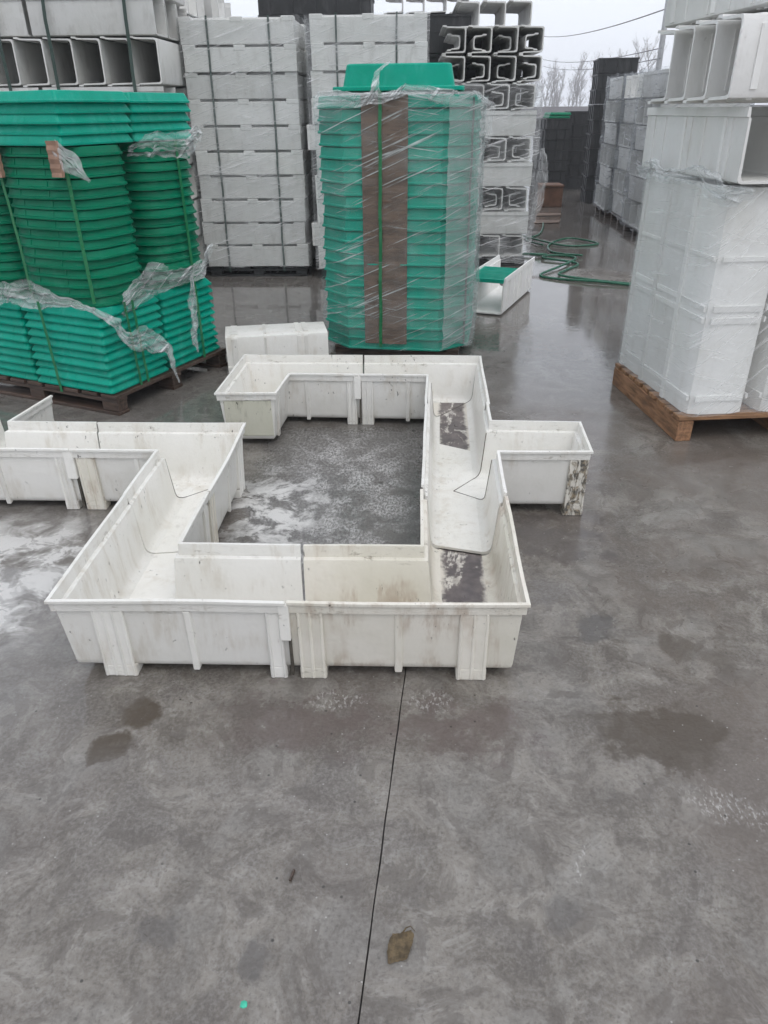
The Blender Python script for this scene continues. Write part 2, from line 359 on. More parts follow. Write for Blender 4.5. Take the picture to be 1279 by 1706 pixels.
# ------------------------------------------------------------------ ground
g = MB(); g.add([(-400, -400, -0.012), (400, -400, -0.012), (400, 400, -0.012), (-400, 400, -0.012)], [(0, 1, 2, 3)])
ground = part('ground', g, 'filler'); ground['kind'] = 'structure'
A0, A1 = Vector((-0.156, 0.0)), Vector((-0.0062, 1.78)); dj = (A1 - A0)
def jx(y): return A0.x + dj.x * (y / 1.78)
GAP = 0.0019
def slab(side):
    b = MB(); ys = [-400] + [-0.5 + i * 0.05 for i in range(120)] + [400]
    xs = [jx(y) + side * (GAP + (0.0016 * nz((y, side, 0), 9) + 0.003 * max(0.0, nz((y, side, 4), 14) - 0.25) if -0.6 < y < 6 else 0)) for y in ys]
    n = len(ys)
    b.v = [Vector((x, y, 0)) for x, y in zip(xs, ys)] + [Vector((side * 400, y, 0)) for y in ys] + [Vector((x, y, -0.011)) for x, y in zip(xs, ys)]
    for i in range(n - 1):
        b.f.append((i, i + 1, n + i + 1, n + i)); b.f.append((i, i + 1, 2 * n + i + 1, 2 * n + i))
    o = part('concrete_slab', b, 'wet_concrete', ground)
    for pl in o.data.polygons:
        if pl.normal.z < -0.5: pl.flip()
slab(-1); slab(1)

# ------------------------------------------------------------------ trough builder
H = 0.31
#  profile: (inward distance from rim edge, height) going from the floor outside, over the rim, to the floor inside
def prof(h=H, k=1.0):
    P = [(0.085, 0.030), (0.060, 0.030), (0.046, 0.034), (0.037, 0.044), (0.034, 0.060),
         (0.019, h - 0.045), (0.009, h - 0.043), (0.007, h - 0.012), (0.0, h - 0.010), (0.0, h - 0.001), (0.012, h),
         (0.014, h - 0.044), (0.026, h - 0.048), (0.028, h - 0.054),
         (0.044, 0.080), (0.048, 0.062), (0.056, 0.050), (0.068, 0.0435), (0.085, 0.041)]
    return [(d * k, z) for d, z in P]
def offs(poly, d):
    """offset an open polyline to its left by d with mitred corners"""
    P = [Vector(p) for p in poly]; out = []
    for i, p in enumerate(P):
        def nrm(a, b):
            e = (b - a).normalized(); return Vector((-e.y, e.x))
        if i == 0: out.append(p + nrm(P[0], P[1]) * d)
        elif i == len(P) - 1: out.append(p + nrm(P[-2], P[-1]) * d)
        else:
            n1, n2 = nrm(P[i - 1], p), nrm(p, P[i + 1]); b = (n1 + n2); b.normalize()
            out.append(p + b * (d / max(0.2, b.dot(n1))))
    return out
FLOOR_D = 0.085
TR = []
def wall_mesh(mb, poly, h, jit=0.0, seed=0):
    P = prof(h)
    # subdivide long segments so that the rim can wander a little
    pts = []
    for a, b in zip(poly[:-1], poly[1:]):
        n = max(1, int((Vector(b) - Vector(a)).length / 0.12))
        for k in range(n): pts.append(Vector(a).lerp(Vector(b), k / n))
    pts.append(Vector(poly[-1]))
    lines = []
    for d, z in P:
        # exact mitres: offset the coarse polyline, then subdivide
        co = offs(poly, d); ln = []
        for a, b, ca, cb in zip(co[:-1], co[1:], poly[:-1], poly[1:]):
            n = max(1, int((Vector(cb) - Vector(ca)).length / 0.12))
            for k in range(n): ln.append(a.lerp(b, k / n))
        ln.append(co[-1]); lines.append([Vector((q.x, q.y, z)) for q in ln])
    rings = []
    for i in range(len(pts)):
        r = []
        for j, (d, z) in enumerate(P):
            q = lines[j][i].copy(); f = max(0.0, (z - 0.08) / h)
            q.x += jit * f * nz((q.x, q.y, seed), 2.2, 3); q.y += jit * f * nz((q.x, q.y, seed), 2.2, 9); q.z += 0.35 * jit * f * nz((q.x, q.y, seed), 3.0, 5)
            r.append(q)
        rings.append(r)
    mb.rings(rings)
def rib(parent, poly, seg, s, wid, kind, h=H, mat='white_resin', zb=0.0):
    """kind: 'wide' (beaded pilaster that ends in a foot), 'thin' (single bead)"""
    a, b = Vector(poly[seg]), Vector(poly[seg + 1]); e = (b - a).normalized(); n = Vector((-e.y, e.x))
    c = a + e * s
    def P(t, d, z): q = c + e * t + n * d; return (q.x, q.y, z)
    mb = MB()
    w2 = wid / 2
    if kind == 'wide':
        mb.hexa([P(-w2, 0.024, zb), P(w2, 0.024, zb), P(w2, 0.082, zb), P(-w2, 0.082, zb)],
                [P(-w2, 0.0225, 0.046), P(w2, 0.0225, 0.046), P(w2, 0.082, 0.0315), P(-w2, 0.082, 0.0315)])
        mb.hexa([P(-w2 + .004, 0.023, 0.044), P(w2 - .004, 0.023, 0.044), P(w2 - .004, 0.046, 0.050), P(-w2 + .004, 0.046, 0.050)],
                [P(-w2 + .004, 0.0135, h - 0.042), P(w2 - .004, 0.0135, h - 0.042), P(w2 - .004, 0.024, h - 0.05), P(-w2 + .004, 0.024, h - 0.05)])
        o = part('foot_rib', mb, mat, parent, bevel=0.004)
        nb = max(2, int(round(wid / 0.04)) + 1)
        for k in range(nb):
            bd = MB(); t = -w2 + 0.008 + (wid - 0.016) * k / (nb - 1)
            bd.hexa([P(t - .003, 0.020, zb + 0.003), P(t + .003, 0.020, zb + 0.003), P(t + .007, 0.026, zb + 0.003), P(t - .007, 0.026, zb + 0.003)],
                    [P(t - .003, 0.0105, h - 0.044), P(t + .003, 0.0105, h - 0.044), P(t + .006, 0.016, h - 0.044), P(t - .006, 0.016, h - 0.044)])
            part('bead', bd, mat, o, bevel=0.002)
    elif kind == 'panel':
        mb.hexa([P(-w2, 0.030, 0.058), P(w2, 0.030, 0.058), P(w2, 0.040, 0.056), P(-w2, 0.040, 0.056)],
                [P(-w2, 0.0135, h - 0.046), P(w2, 0.0135, h - 0.046), P(w2, 0.024, h - 0.05), P(-w2, 0.024, h - 0.05)])
        o = part('end_panel', mb, mat, parent, bevel=0.003); o['label'] = 'stained greenish end panel'
    else:
        mb.hexa([P(-w2, 0.029, 0.024), P(w2, 0.029, 0.024), P(w2 + .004, 0.05, 0.032), P(-w2 - .004, 0.05, 0.032)],
                [P(-w2, 0.0125, h - 0.044), P(w2, 0.0125, h - 0.044), P(w2 + .003, 0.024, h - 0.05), P(-w2 - .003, 0.024, h - 0.05)])
        part('rib', mb, mat, parent, bevel=0.003)
def trough(label, walls, ribs=(), base=(0, 0), mat='white_resin', floor_mat=None, floor_dz=0.0, seed=0, jit=0.011, seams=()):
    base = Vector(base)
    W = [[Vector(p) - base for p in wl] for wl in walls]
    root = empty('cable_trough', (base.x, base.y, floor_dz))
    tag(root, label, 'trough', 'white resin troughs laid out as a ring')
    mb = MB()
    for k, wl in enumerate(W): wall_mesh(mb, wl, H, jit, seed + k * 5)
    part('wall', mb, mat, root, smooth=38, bevel=0.0)
    fp = []
    for wl in W: fp += offs(wl, FLOOR_D - 0.006)
    fb = MB(); n = len(fp); z0, z1 = 0.0305, 0.0415
    fb.v = [Vector((q.x, q.y, z0)) for q in fp] + [Vector((q.x, q.y, z1)) for q in fp]
    fb.f = [tuple(range(n)), tuple(range(n, 2 * n))] + [(i, (i + 1) % n, n + (i + 1) % n, n + i) for i in range(n)]
    part('floor', fb, floor_mat or mat, root)
    for (wi, seg, s, wid, kind, *mm) in ribs:
        rib(root, W[wi], seg, s, wid, kind, mat=mm[0] if mm else mat, zb=-floor_dz)
    # seam: list of paths; each item ('v', wall, vertex) runs down the inner face at a bend, or a floor point
    for path, rad, sm in seams:
        pts = []
        for it in path:
            if it[0] == 'v':
                _, wi, vi, direction = it
                q = [(offs(W[wi], d)[vi], z) for d, z in prof()[13:]]
                if direction == 'up': q = q[::-1]
                pts += [Vector((a.x, a.y, z)) for a, z in q]
            else: pts.append(Vector((it[0] - base.x, it[1] - base.y, 0.0425)))
        sb = MB(); sb.tube(pts, rad, 5); part('seam', sb, sm, root, smooth=180)
    TR.append(root); return root

# plan of the ring (metres, rim edges)
fj, ij = (-0.361, 1.792), (-0.352, 2.137)
G = 0.004
T1o = [(-1.090, 2.49), (-1.088, 1.790), (fj[0] - G, fj[1])]
T1i = [(ij[0] - G, 2.137), (-0.760, 2.139), (-0.758, 2.515)]
trough('white trough corner at the front left of the ring, nearest the wet left edge', [T1o, T1i],
       [(0, 1, 0.175, 0.105, 'wide'), (0, 1, 0.42, 0.02, 'thin'), (0, 1, 0.685, 0.055, 'wide'), (0, 0, 0.05, 0.06, 'wide'), (0, 0, 0.35, 0.02, 'thin'),
        (1, 1, 0.34, 0.05, 'wide'), (1, 0, 0.03, 0.05, 'wide')], (-0.9, 1.95), seed=1)
T2o = [(fj[0] + G, fj[1]), (0.371, 1.795), (0.381, 2.50)]
T2i = [(0.052, 2.55), (0.047, 2.134), (ij[0] + G, 2.137)]
trough('white trough corner at the front right of the ring, floor stained dark', [T2o, T2i],
       [(0, 0, 0.065, 0.085, 'wide', 'beige_resin'), (0, 0, 0.335, 0.022, 'thin', 'beige_resin'), (0, 0, 0.565, 0.095, 'wide'), (0, 1, 0.2, 0.1, 'wide'), (0, 1, 0.64, 0.06, 'wide'),
        (1, 0, 0.05, 0.06, 'wide')], (0.2, 1.95), mat='beige_resin', floor_mat='stained_floor', seed=2)
T3r = [(0.3815, 2.508), (0.392, 2.889), (0.787, 2.889), (0.803, 3.235), (0.397, 3.245), (0.4065, 3.495)]
T3l = [(0.088, 3.59), (0.0525, 2.558)]
trough('white trough tee with a closed stub to the right of the ring', [T3r, T3l],
       [(0, 1, 0.345, 0.088, 'wide', 'peeled_rib'), (0, 2, 0.17, 0.02, 'thin'), (0, 0, 0.05, 0.06, 'wide'), (1, 0, 0.06, 0.06, 'wide'), (1, 0, 0.97, 0.06, 'wide')], (0.25, 3.0), floor_dz=0.012, seed=3,
       seams=[([('v', 0, 4, 'down'), (0.215, 3.04), ('v', 0, 1, 'up')], 0.0021, 'dark_seam')])
T4o = [(0.407, 3.503), (0.437, 4.317), (-0.262, 4.325)]
T4i = [(-0.268, 3.955), (0.102, 3.942), (0.0885, 3.598)]
trough('white trough corner at the back right of the ring, floor caked with dirt', [T4o, T4i],
       [(1, 0, 0.04, 0.07, 'wide'), (1, 0, 0.27, 0.02, 'thin'), (0, 0, 0.4, 0.1, 'wide')], (0.2, 4.1), mat='white_resin', floor_mat='stained_floor', seed=4,
       seams=[([('v', 0, 1, 'down'), ('v', 1, 1, 'up')], 0.0021, 'dark_seam')])
T5 = [(-0.27, 4.325), (-0.983, 4.334), (-1.003, 3.639), (-0.681, 3.642), (-0.656, 3.969), (-0.276, 3.955)]
trough('white trough corner at the back left of the ring, short arm with mossy end wall', [T5],
       [(0, 4, 0.34, 0.06, 'wide'), (0, 4, 0.085, 0.02, 'thin'), (0, 3, 0.12, 0.03, 'thin'), (0, 2, 0.161, 0.25, 'panel', 'dirty_resin'), (0, 1, 0.3, 0.1, 'wide')], (-0.8, 4.0), seed=5)
T6o = [(-0.7575, 2.523), (-0.754, 3.232), (-1.463, 3.237)]
T6i = [(-1.470, 2.908), (-1.092, 2.906), (-1.0905, 2.498)]
trough('white trough corner behind the front left one, turning off to the left', [T6o, T6i],
       [(1, 0, 0.055, 0.09, 'wide', 'beige_resin'), (1, 0, 0.28, 0.02, 'thin'), (0, 0, 0.05, 0.08, 'wide', 'beige_resin'), (0, 0, 0.36, 0.02, 'thin'), (0, 0, 0.58, 0.1, 'wide')], (-0.95, 3.0), seed=6,
       seams=[([('v', 0, 1, 'down'), ('v', 1, 1, 'up')], 0.0021, 'dark_seam')])
T7a = [(-2.75, 2.91), (-1.477, 2.908)]
T7b = [(-1.471, 3.237), (-1.889, 3.242), (-1.839, 3.604)]
T7c = [(-2.19, 3.61), (-2.23, 3.244), (-2.75, 3.244)]
trough('white trough tee cut off by the left edge, arm pointing at the green stacks', [T7a, T7b, T7c],
       [(0, 0, 1.225, 0.06, 'wide'), (0, 0, 0.93, 0.02, 'thin'), (0, 0, 0.6, 0.1, 'wide')], (-2.0, 3.08), seed=7)

def joint_lip(root, x0, x1, y, mat='white_resin'):
    b = MB(); l = root.location
    b.box(x0 - l.x, x1 - l.x, y - 0.001 - l.y, y + 0.014 - l.y, 0.165, H - 0.012); part('joint_lip', b, mat, root, bevel=0.003)
    b = MB(); b.box(x1 - 0.010 - l.x, x1 - 0.002 - l.x, y + 0.012 - l.y, y + 0.03 - l.y, 0.02, 0.165); part('joint_edge', b, 'dark_seam', root)
joint_lip(TR[0], -0.385, -0.352, 1.797); joint_lip(TR[5], -1.505, -1.462, 2.913); joint_lip(TR[3], -0.30, -0.262, 3.953)

# ------------------------------------------------------------------ straight channels, shared meshes
def channel_mesh(L, wd, h, th=0.012, rad=0.016):
    """U channel along +Y, floor at z=0, open upwards, flange at the rim, x centred"""
    w2 = wd / 2; t = th; r = 0.03
    q = rad; c45 = 0.29 * q
    P = [(-w2 + 0.012 + q * 1.15, 0.0), (-w2 + 0.012 + c45, c45), (-w2 + 0.014, q), (-w2 + 0.010, h - 0.04), (-w2 + 0.0, h - 0.038), (-w2, h), (-w2 + t, h),
         (-w2 + t + 0.004, h - 0.04), (-w2 + 0.010 + t, h - 0.045), (-w2 + 0.015 + t, q + t * 0.9), (-w2 + 0.014 + t + c45, c45 + t), (-w2 + 0.012 + q * 1.1 + t, t)]
    Pm = [(-x, z) for x, z in P[::-1]]
    loop = P + Pm
    mb = MB(); mb.rings([[(x, 0, z) for x, z in loop], [(x, L, z) for x, z in loop]], cap=False)
    n = len(P); N = len(loop)
    # end faces as quads along the profile thickness
    out_idx = list(range(0, 6)); in_idx = list(range(11, 5, -1))
    for base in (0, N):
        for a in range(5):
            i0, i1, j1, j0 = out_idx[a], out_idx[a + 1], in_idx[a + 1], in_idx[a]
            mb.f.append(tuple(base + q for q in (i0, i1, j1, j0)))
            mb.f.append(tuple(base + (N - 1 - q) for q in (i0, i1, j1, j0)))
        mb.f.append((base + 0, base + 11, base + N - 12, base + N - 1))
    return mb.mesh('channel')
def channel_ribs_mesh(s, wd, h, width):
    mb = MB(); w2 = wd / 2
    for sg in (-1, 1):
        b = [(sg * (w2 - 0.022), s - width / 2, 0.012), (sg * (w2 - 0.022), s + width / 2, 0.012), (sg * (w2 - 0.010), s + width / 2 - .003, 0.016), (sg * (w2 - 0.010), s - width / 2 + .003, 0.016)]
        tq = [(sg * (w2 - 0.016), s - width / 2, h - 0.042), (sg * (w2 - 0.016), s + width / 2, h - 0.042), (sg * (w2 - 0.004), s + width / 2 - .003, h - 0.042), (sg * (w2 - 0.004), s - width / 2 + .003, h - 0.042)]
        mb.hexa(b, tq)
    mb.box(-w2 + 0.05, w2 - 0.05, s - width / 2, s + width / 2, -0.007, 0.002)
    return mb.mesh('rib')
CH = {}
def channel_set(key, L, wd, h, mat, ribs, rad=0.022):
    me = channel_mesh(L, wd, h, rad=rad); me.materials.append(M[mat])
    rm = []
    for s, wdt in ribs:
        q = channel_ribs_mesh(s, wd, h, wdt); q.materials.append(M[mat]); rm.append(q)
    for p in me.polygons: p.use_smooth = True
    me.set_sharp_from_angle(angle=R(35))
    CH[key] = (me, rm)
channel_set('std', 1.12, 0.36, 0.31, 'clean_resin', [(0.14, 0.03), (0.20, 0.03), (0.40, 0.016), (0.56, 0.05), (0.62, 0.03), (0.86, 0.016), (1.02, 0.05)])
channel_set('upright', 1.12, 0.36, 0.31, 'clean_resin', [(0.09, 0.03), (0.50, 0.03), (0.56, 0.03), (0.80, 0.022)], 0.07)
channel_set('grey', 1.10, 0.38, 0.30, 'grey_resin', [(0.2, 0.05), (0.55, 0.03), (0.9, 0.05)])
channel_set('narrow', 1.12, 0.34, 0.232, 'clean_resin', [(0.10, 0.03), (0.5, 0.03)])
channel_set('tiny', 1.0, 0.15, 0.13, 'grey_resin', [])
channel_set('tall', 1.10, 0.38, 0.25, 'grey_resin', [])
channel_set('small', 1.05, 0.25, 0.238, 'grey_resin', [(0.25, 0.04), (0.8, 0.04)])
channel_set('short', 0.70, 0.34, 0.245, 'white_resin', [(0.06, 0.045), (0.27, 0.02), (0.5, 0.03), (0.55, 0.03)])
ROT = {'y': Matrix(((1, 0, 0), (0, 1, 0), (0, 0, 1))),                 # along y, open up
       'inv': Matrix(((-1, 0, 0), (0, 1, 0), (0, 0, -1))),             # along y, open down
       'x': Matrix(((0, 1, 0), (-1, 0, 0), (0, 0, 1))),                # along x, open up
       'xinv': Matrix(((0, 1, 0), (1, 0, 0), (0, 0, -1))),
       'stand': Matrix(((-1, 0, 0), (0, 0, 1), (0, 1, 0))),            # on end, floor faces -y
       'xside': Matrix(((0, 1, 0), (0, 0, 1), (1, 0, 0))),             # along x on its side, floor faces -y
       'yside': Matrix(((0, 0, -1), (0, 1, 0), (1, 0, 0))),            # along y on its side, floor faces +x
       'yside2': Matrix(((0, 0, 1), (0, 1, 0), (-1, 0, 0)))}           # along y on its side, floor faces -x
def channel(key, frame, rot, x, y, z, label, group, name='cable_trough', ribs=True, tilt=0.0):
    me, rm = CH[key]
    o = bpy.data.objects.new(name, me); COL.objects.link(o)
    mt = (frame.m @ Matrix.Rotation(R(tilt), 3, 'Z') @ ROT[rot]).to_4x4(); mt.translation = frame.p(x, y, z); o.matrix_world = mt
    tag(o, label, 'trough', group)
    if ribs:
        for q in rm:
            c = bpy.data.objects.new('rib', q); COL.objects.link(c); c.parent = o
    return o

# ------------------------------------------------------------------ pallets
def pallet(name, label, fr, x0, y0, lx, ly, hz, mat, boards_along='x', nb=8, gap=0.03):
    root = empty(name, fr.p(x0, y0, 0), fr.a); tag(root, label, 'pallet')
    th = 0.022
    if boards_along == 'x':
        bw = (ly - gap * (nb - 1)) / nb
        for i in range(nb):
            b = MB(); ya = i * (bw + gap); j = random.uniform(-.008, .012); dz = random.uniform(-.002, .002)
            b.box(0 + j, lx + j, ya, ya + bw, hz - th + dz, hz + dz); part('board', b, mat, root, bevel=0.003)
        for i in range(3):
            b = MB(); xa = 0.003 + i * (lx - 0.09) / 2; b.box(xa, xa + 0.085, 0.004, ly - 0.004, 0, hz - th - 0.003); part('stringer', b, mat + '_y' if mat == 'wood' else mat, root, bevel=0.004)
    else:
        bw = (lx - gap * (nb - 1)) / nb
        for i in range(nb):
            b = MB(); xa = i * (bw + gap); dz = random.uniform(-.002, .002)
            b.box(xa, xa + bw, 0, ly, hz - th + dz, hz + dz); part('board', b, mat, root, bevel=0.003)
        for i in range(3):
            ya = 0.003 + i * (ly - 0.09) / 2
            b = MB(); b.box(0.002, lx - 0.002, ya, ya + 0.09, hz - th - 0.025, hz - th - 0.003); part('rail', b, mat, root, bevel=0.003)
            b = MB(); b.box(0.002, lx - 0.002, ya, ya + 0.09, 0.0, 0.02); part('bottom_board', b, mat, root, bevel=0.003)
            for k in range(3):
                xa = 0.004 + k * (lx - 0.13) / 2
                b = MB(); b.box(xa, xa + 0.12, ya + 0.004, ya + 0.086, 0.021, hz - th - 0.026); part('block', b, mat, root, bevel=0.004)
    return root

# ------------------------------------------------------------------ lids
def plan_rect(a, b, c=0.02, seg=3):
    pts = []
    for sx, sy, st in ((1, 1, 0), (-1, 1, 90), (-1, -1, 180), (1, -1, 270)):
        for k in range(seg + 1):
            t = R(st + 90 * k / seg); pts.append((sx * (a - c) + c * math.cos(t), sy * (b - c) + c * math.sin(t)))
    return pts
def plan_cham(a, b, c):
    return [(a, b - c), (a - c, b), (-a + c, b), (-a, b - c), (-a, -b + c), (-a + c, -b), (a - c, -b), (a, -b + c)]
def plan_super(a, b, e, seg=40):
    out = []
    for k in range(seg):
        t = 2 * math.pi * (k + 0.5) / seg; cx, sx = math.cos(t), math.sin(t)
        out.append((a * abs(cx) ** (2 / e) * (1 if cx > 0 else -1), b * abs(sx) ** (2 / e) * (1 if sx > 0 else -1)))
    return out
def lid_mesh(plan, a, b, levels, ticks=(), tick_r=None):
    """levels: (inset, z) from the lower lip up to the top plate"""
    mb = MB()
    mb.rings([[(x * (a - i) / a, y * (b - i) / b, z) for x, y in plan] for i, z in levels])
    for (sx, sy, ax) in ticks:
        (i0, z0), (i1, z1) = tick_r
        if ax == 'y':   # on a face whose normal is +-y ; sx position
            s = sy
            mb.hexa([(sx - .006, s * (b - i0 + .003), z0), (sx + .006, s * (b - i0 + .003), z0), (sx + .006, s * (b - i0 - .02), z0), (sx - .006, s * (b - i0 - .02), z0)],
                    [(sx - .005, s * (b - i1 + .003), z1), (sx + .005, s * (b - i1 + .003), z1), (sx + .005, s * (b - i1 - .02), z1), (sx - .005, s * (b - i1 - .02), z1)])
        else:
            s = sx
            mb.hexa([(s * (a - i0 + .003), sy - .006, z0), (s * (a - i0 + .003), sy + .006, z0), (s * (a - i0 - .02), sy + .006, z0), (s * (a - i0 - .02), sy - .006, z0)],
                    [(s * (a - i1 + .003), sy - .005, z1), (s * (a - i1 + .003), sy + .005, z1), (s * (a - i1 - .02), sy + .005, z1), (s * (a - i1 - .02), sy - .005, z1)])
    return mb.mesh('lid')
def lid_stack(me, mat, fr, cx, cy, z0, pitch, n, lab, group, jit=0.006, smooth=None, mats=None, rot=0.0):
    if not me.materials: me.materials.append(M[mat])
    if smooth:
        for p in me.polygons: p.use_smooth = True
        me.set_sharp_from_angle(angle=R(smooth))
    for i in range(n):
        o = bpy.data.objects.new('drain_cover', me); COL.objects.link(o)
        o.location = fr.p(cx + random.uniform(-jit, jit), cy + random.uniform(-jit, jit), z0 + i * pitch)
        o.rotation_euler = (random.uniform(-.004, .004), random.uniform(-.004, .004), fr.a + R(rot) + random.uniform(-.008, .008))
        tag(o, lab.format(layer(i, n)), 'cover', group)

# --- left pallet of green lids
FA = Frame(-1.735, 4.105, -23)
pallet('wooden_pallet', 'dark wet wooden pallet under the green lids at the left', FA, -1.30, 0.0, 1.32, 1.10, 0.125, 'wet_wood', 'y', 9, 0.03)
LA, LB = 0.305, 0.262
lev_base = [(0.006, 0.0), (0.0, 0.003), (0.0, 0.012), (0.003, 0.016), (0.024, 0.046), (0.028, 0.049)]
base_lid = lid_mesh(plan_rect(LA, LB, 0.02), LA, LB, lev_base,
                    [(x, s, 'y') for x in (-.2, 0.02, .2) for s in (-1, 1)] + [(s, y, 'x') for y in (-.13, .13) for s in (-1, 1)], ((0.004, 0.015), (0.025, 0.046)))
for cx, cy, nm in ((-0.31, 0.27, 'nearest corner'), (-0.93, 0.27, 'left edge'), (-0.31, 0.81, 'back right')):
    lid_stack(base_lid, 'teal', FA, cx, cy, 0.128, 0.0485, 10, 'flat teal cover, {}, base stack at ' + nm + ' of the left pallet', 'teal lids in the base of the left pallet')
CA, CB = 0.31, 0.25
col_lid = lid_mesh(plan_super(CA, CB, 3.4), CA, CB, [(0.012, 0.0), (0.0, 0.002), (0.0, 0.013), (0.008, 0.017), (0.017, 0.047), (0.020, 0.049)],
                   [(x, s, 'y') for x in (-.11, .10) for s in (-1, 1)], ((0.010, 0.016), (0.018, 0.045)))
for cx, cy, nm in ((-0.335, 0.285, 'middle column'), (-0.98, 0.29, 'column at the left edge'), (-0.30, 0.83, 'right column')):
    lid_stack(col_lid, 'green', FA, cx, cy, 0.616, 0.0515, 16, 'rounded green cover, {}, ' + nm + ' of left pallet', 'rounded green lids in columns on the left pallet', smooth=30)
ta, tb = 0.36, 0.27
top_lid = lid_mesh(plan_rect(ta, tb, 0.02), ta, tb, [(0.008, 0.0), (0.0, 0.003), (0.0, 0.012), (0.004, 0.016), (0.020, 0.052), (0.026, 0.055)],
                   [(x, s, 'y') for x in (-.28, -.12, .12, .26) for s in (-1, 1)] + [(s, y, 'x') for y in (-.12, .1) for s in (-1, 1)], ((0.005, 0.015), (0.022, 0.05)))
lid_stack(top_lid, 'teal', FA, -0.40, 0.30, 1.443, 0.049, 5, 'teal cover, {} of five lying across the middle round column', 'teal lids on top of the left pallet', 0.008)
lid_stack(top_lid, 'teal', FA, -0.43, 0.87, 1.443, 0.049, 5, 'short green cover, {} of five lying across the right round column', 'teal lids on top of the left pallet', 0.008)

# --- centre stack of green lids
FD = Frame(-0.045, 5.80, -7)
pallet('wooden_pallet', 'dark wooden pallet under the tall film wrapped green stack', FD, -0.45, -0.44, 0.92, 0.92, 0.06, 'wet_wood', 'y', 7, 0.04)
DA, DB, DC = 0.53, 0.53, 0.20
d_lid = lid_mesh(plan_cham(DA, DB, DC), DA, DB, [(0.012, 0.0), (0.003, 0.001), (0.0, 0.004), (0.0, 0.013), (0.003, 0.017), (0.008, 0.020), (0.013, 0.068), (0.018, 0.0725)])
lid_stack(d_lid, 'teal', FD, 0, 0, 0.062, 0.0733, 22, 'teal eight sided cover, {} in the tall film wrapped stack', 'teal lids in the tall wrapped stack', 0.006)
hd = empty('raised_drain_cover', FD.p(0.0, -0.14, 1.70), R(-3)); tag(hd, 'loose smooth green raised cover lying on the tall wrapped stack', 'cover')
b = MB(); pl = plan_rect(0.42, 0.30, 0.05, 5)
b.rings([[(x * (0.42 - i) / 0.42, y * (0.30 - i) / 0.30, z) for x, y in pl] for i, z in [(0, 0), (0, 0.02), (0.004, 0.024), (0.06, 0.026), (0.062, 0.030), (0.085, 0.145), (0.095, 0.152)]])
part('moulded_body', b, 'teal', hd, bevel=0.012)

# --- right pallet with upright troughs
FJ = Frame(1.452, 3.755, 6.5)
pallet('wooden_pallet', 'orange brown wooden pallet under the wrapped white troughs at the right', FJ, 0, 0, 1.25, 0.98, 0.14, 'wood', 'x', 9, 0.035)
names_r = ['front', 'middle', 'back']
for c in range(3):
    for r in range(3):
        channel('upright', FJ, 'stand', 0.205 + c * 0.405, 0.02 + r * 0.315, 0.145,
                'white trough standing on end, %s row, %s from the left, right pallet' % (names_r[r], ['first', 'second', 'third'][c]), 'troughs standing on the right pallet')
for c in range(3):
    channel('std', FJ, 'y', 0.20 + c * 0.37, -0.04, 1.285, 'white trough lying on the standing ones, %s from the left, right pallet' % ['first', 'second', 'third'][c], 'troughs lying on the right pallet')
for r in range(4):
    channel('narrow', FJ, 'xside', -0.07 + r * 0.012, -0.02 + r * 0.248, 1.782, 'white trough on its side, upper tier of the right pallet, %s row from the front' % TIER[r], 'troughs lying on the right pallet')
for c in range(3):
    channel('std', FJ, 'y', 0.22 + c * 0.37, -0.02, 1.975, 'white trough in the topmost tier of the right pallet, %s from the left' % ['first', 'second', 'third'][c], 'troughs lying on the right pallet')

# --- white boxes
def tray_mesh(wd, dp, h):
    mb = MB(); a = wd / 2
    mb.box(-a, a, 0, dp, 0, h * 0.90)
    mb.box(-a + 0.05, a - 0.05, 0.09, dp - 0.05, h * 0.88, h - 0.004)
    for sx in (-1, 1):
        mb.box(min(sx * a, sx * (a - 0.12)) - (0.002 if sx < 0 else -0.0), max(sx * a, sx * (a - 0.12)) + (0.002 if sx > 0 else 0), -0.002, 0.12, h * 0.8, h)
        mb.box(min(sx * a, sx * (a - 0.12)) - (0.002 if sx < 0 else -0.0), max(sx * a, sx * (a - 0.12)) + (0.002 if sx > 0 else 0), dp - 0.12, dp + 0.002, h * 0.8, h)
    mb.box(-0.055, 0.055, -0.003, 0.09, h * 0.78, h - 0.002)
    me = mb.mesh('tray'); me.materials.append(M['grey_resin']); return me
tray = tray_mesh(1.09, 0.95, 0.226)
def tray_stack(fr, n, lab, group, shifts={}):
    for i in range(n):
        o = bpy.data.objects.new('resin_box', tray); COL.objects.link(o)
        o.location = fr.p(random.uniform(-.018, .018) + shifts.get(i, 0), random.uniform(-.01, .01), 0.11 + i * 0.2265)
        o.rotation_euler = (0, 0, fr.a + random.uniform(-.006, .006)); tag(o, lab.format(layer(i, n)), 'box', group)
        bv = o.modifiers.new('bevel', 'BEVEL'); bv.width = 0.006; bv.segments = 2
FB = Frame(-1.63, 8.27, 0.5); FB2 = Frame(-0.40, 8.15, 0)
tray_stack(FB, 10, 'shallow white box, {}, strapped stack left of the tall green one', 'white boxes in the left strapped stack')
tray_stack(FB2, 10, 'shallow white box, {}, stack half hidden behind the tall green one', 'white boxes in the hidden stack', {5: -0.07, 1: -0.08})
pallet('plastic_pallet', 'black pallet under the strapped stack of white boxes', FB, -0.53, 0.02, 1.06, 0.9, 0.105, 'black_plastic', 'y', 7, 0.04)
pallet('plastic_pallet', 'black pallet under the white boxes behind the tall green stack', FB2, -0.53, 0.02, 1.06, 0.9, 0.105, 'black_plastic', 'y', 7, 0.04)

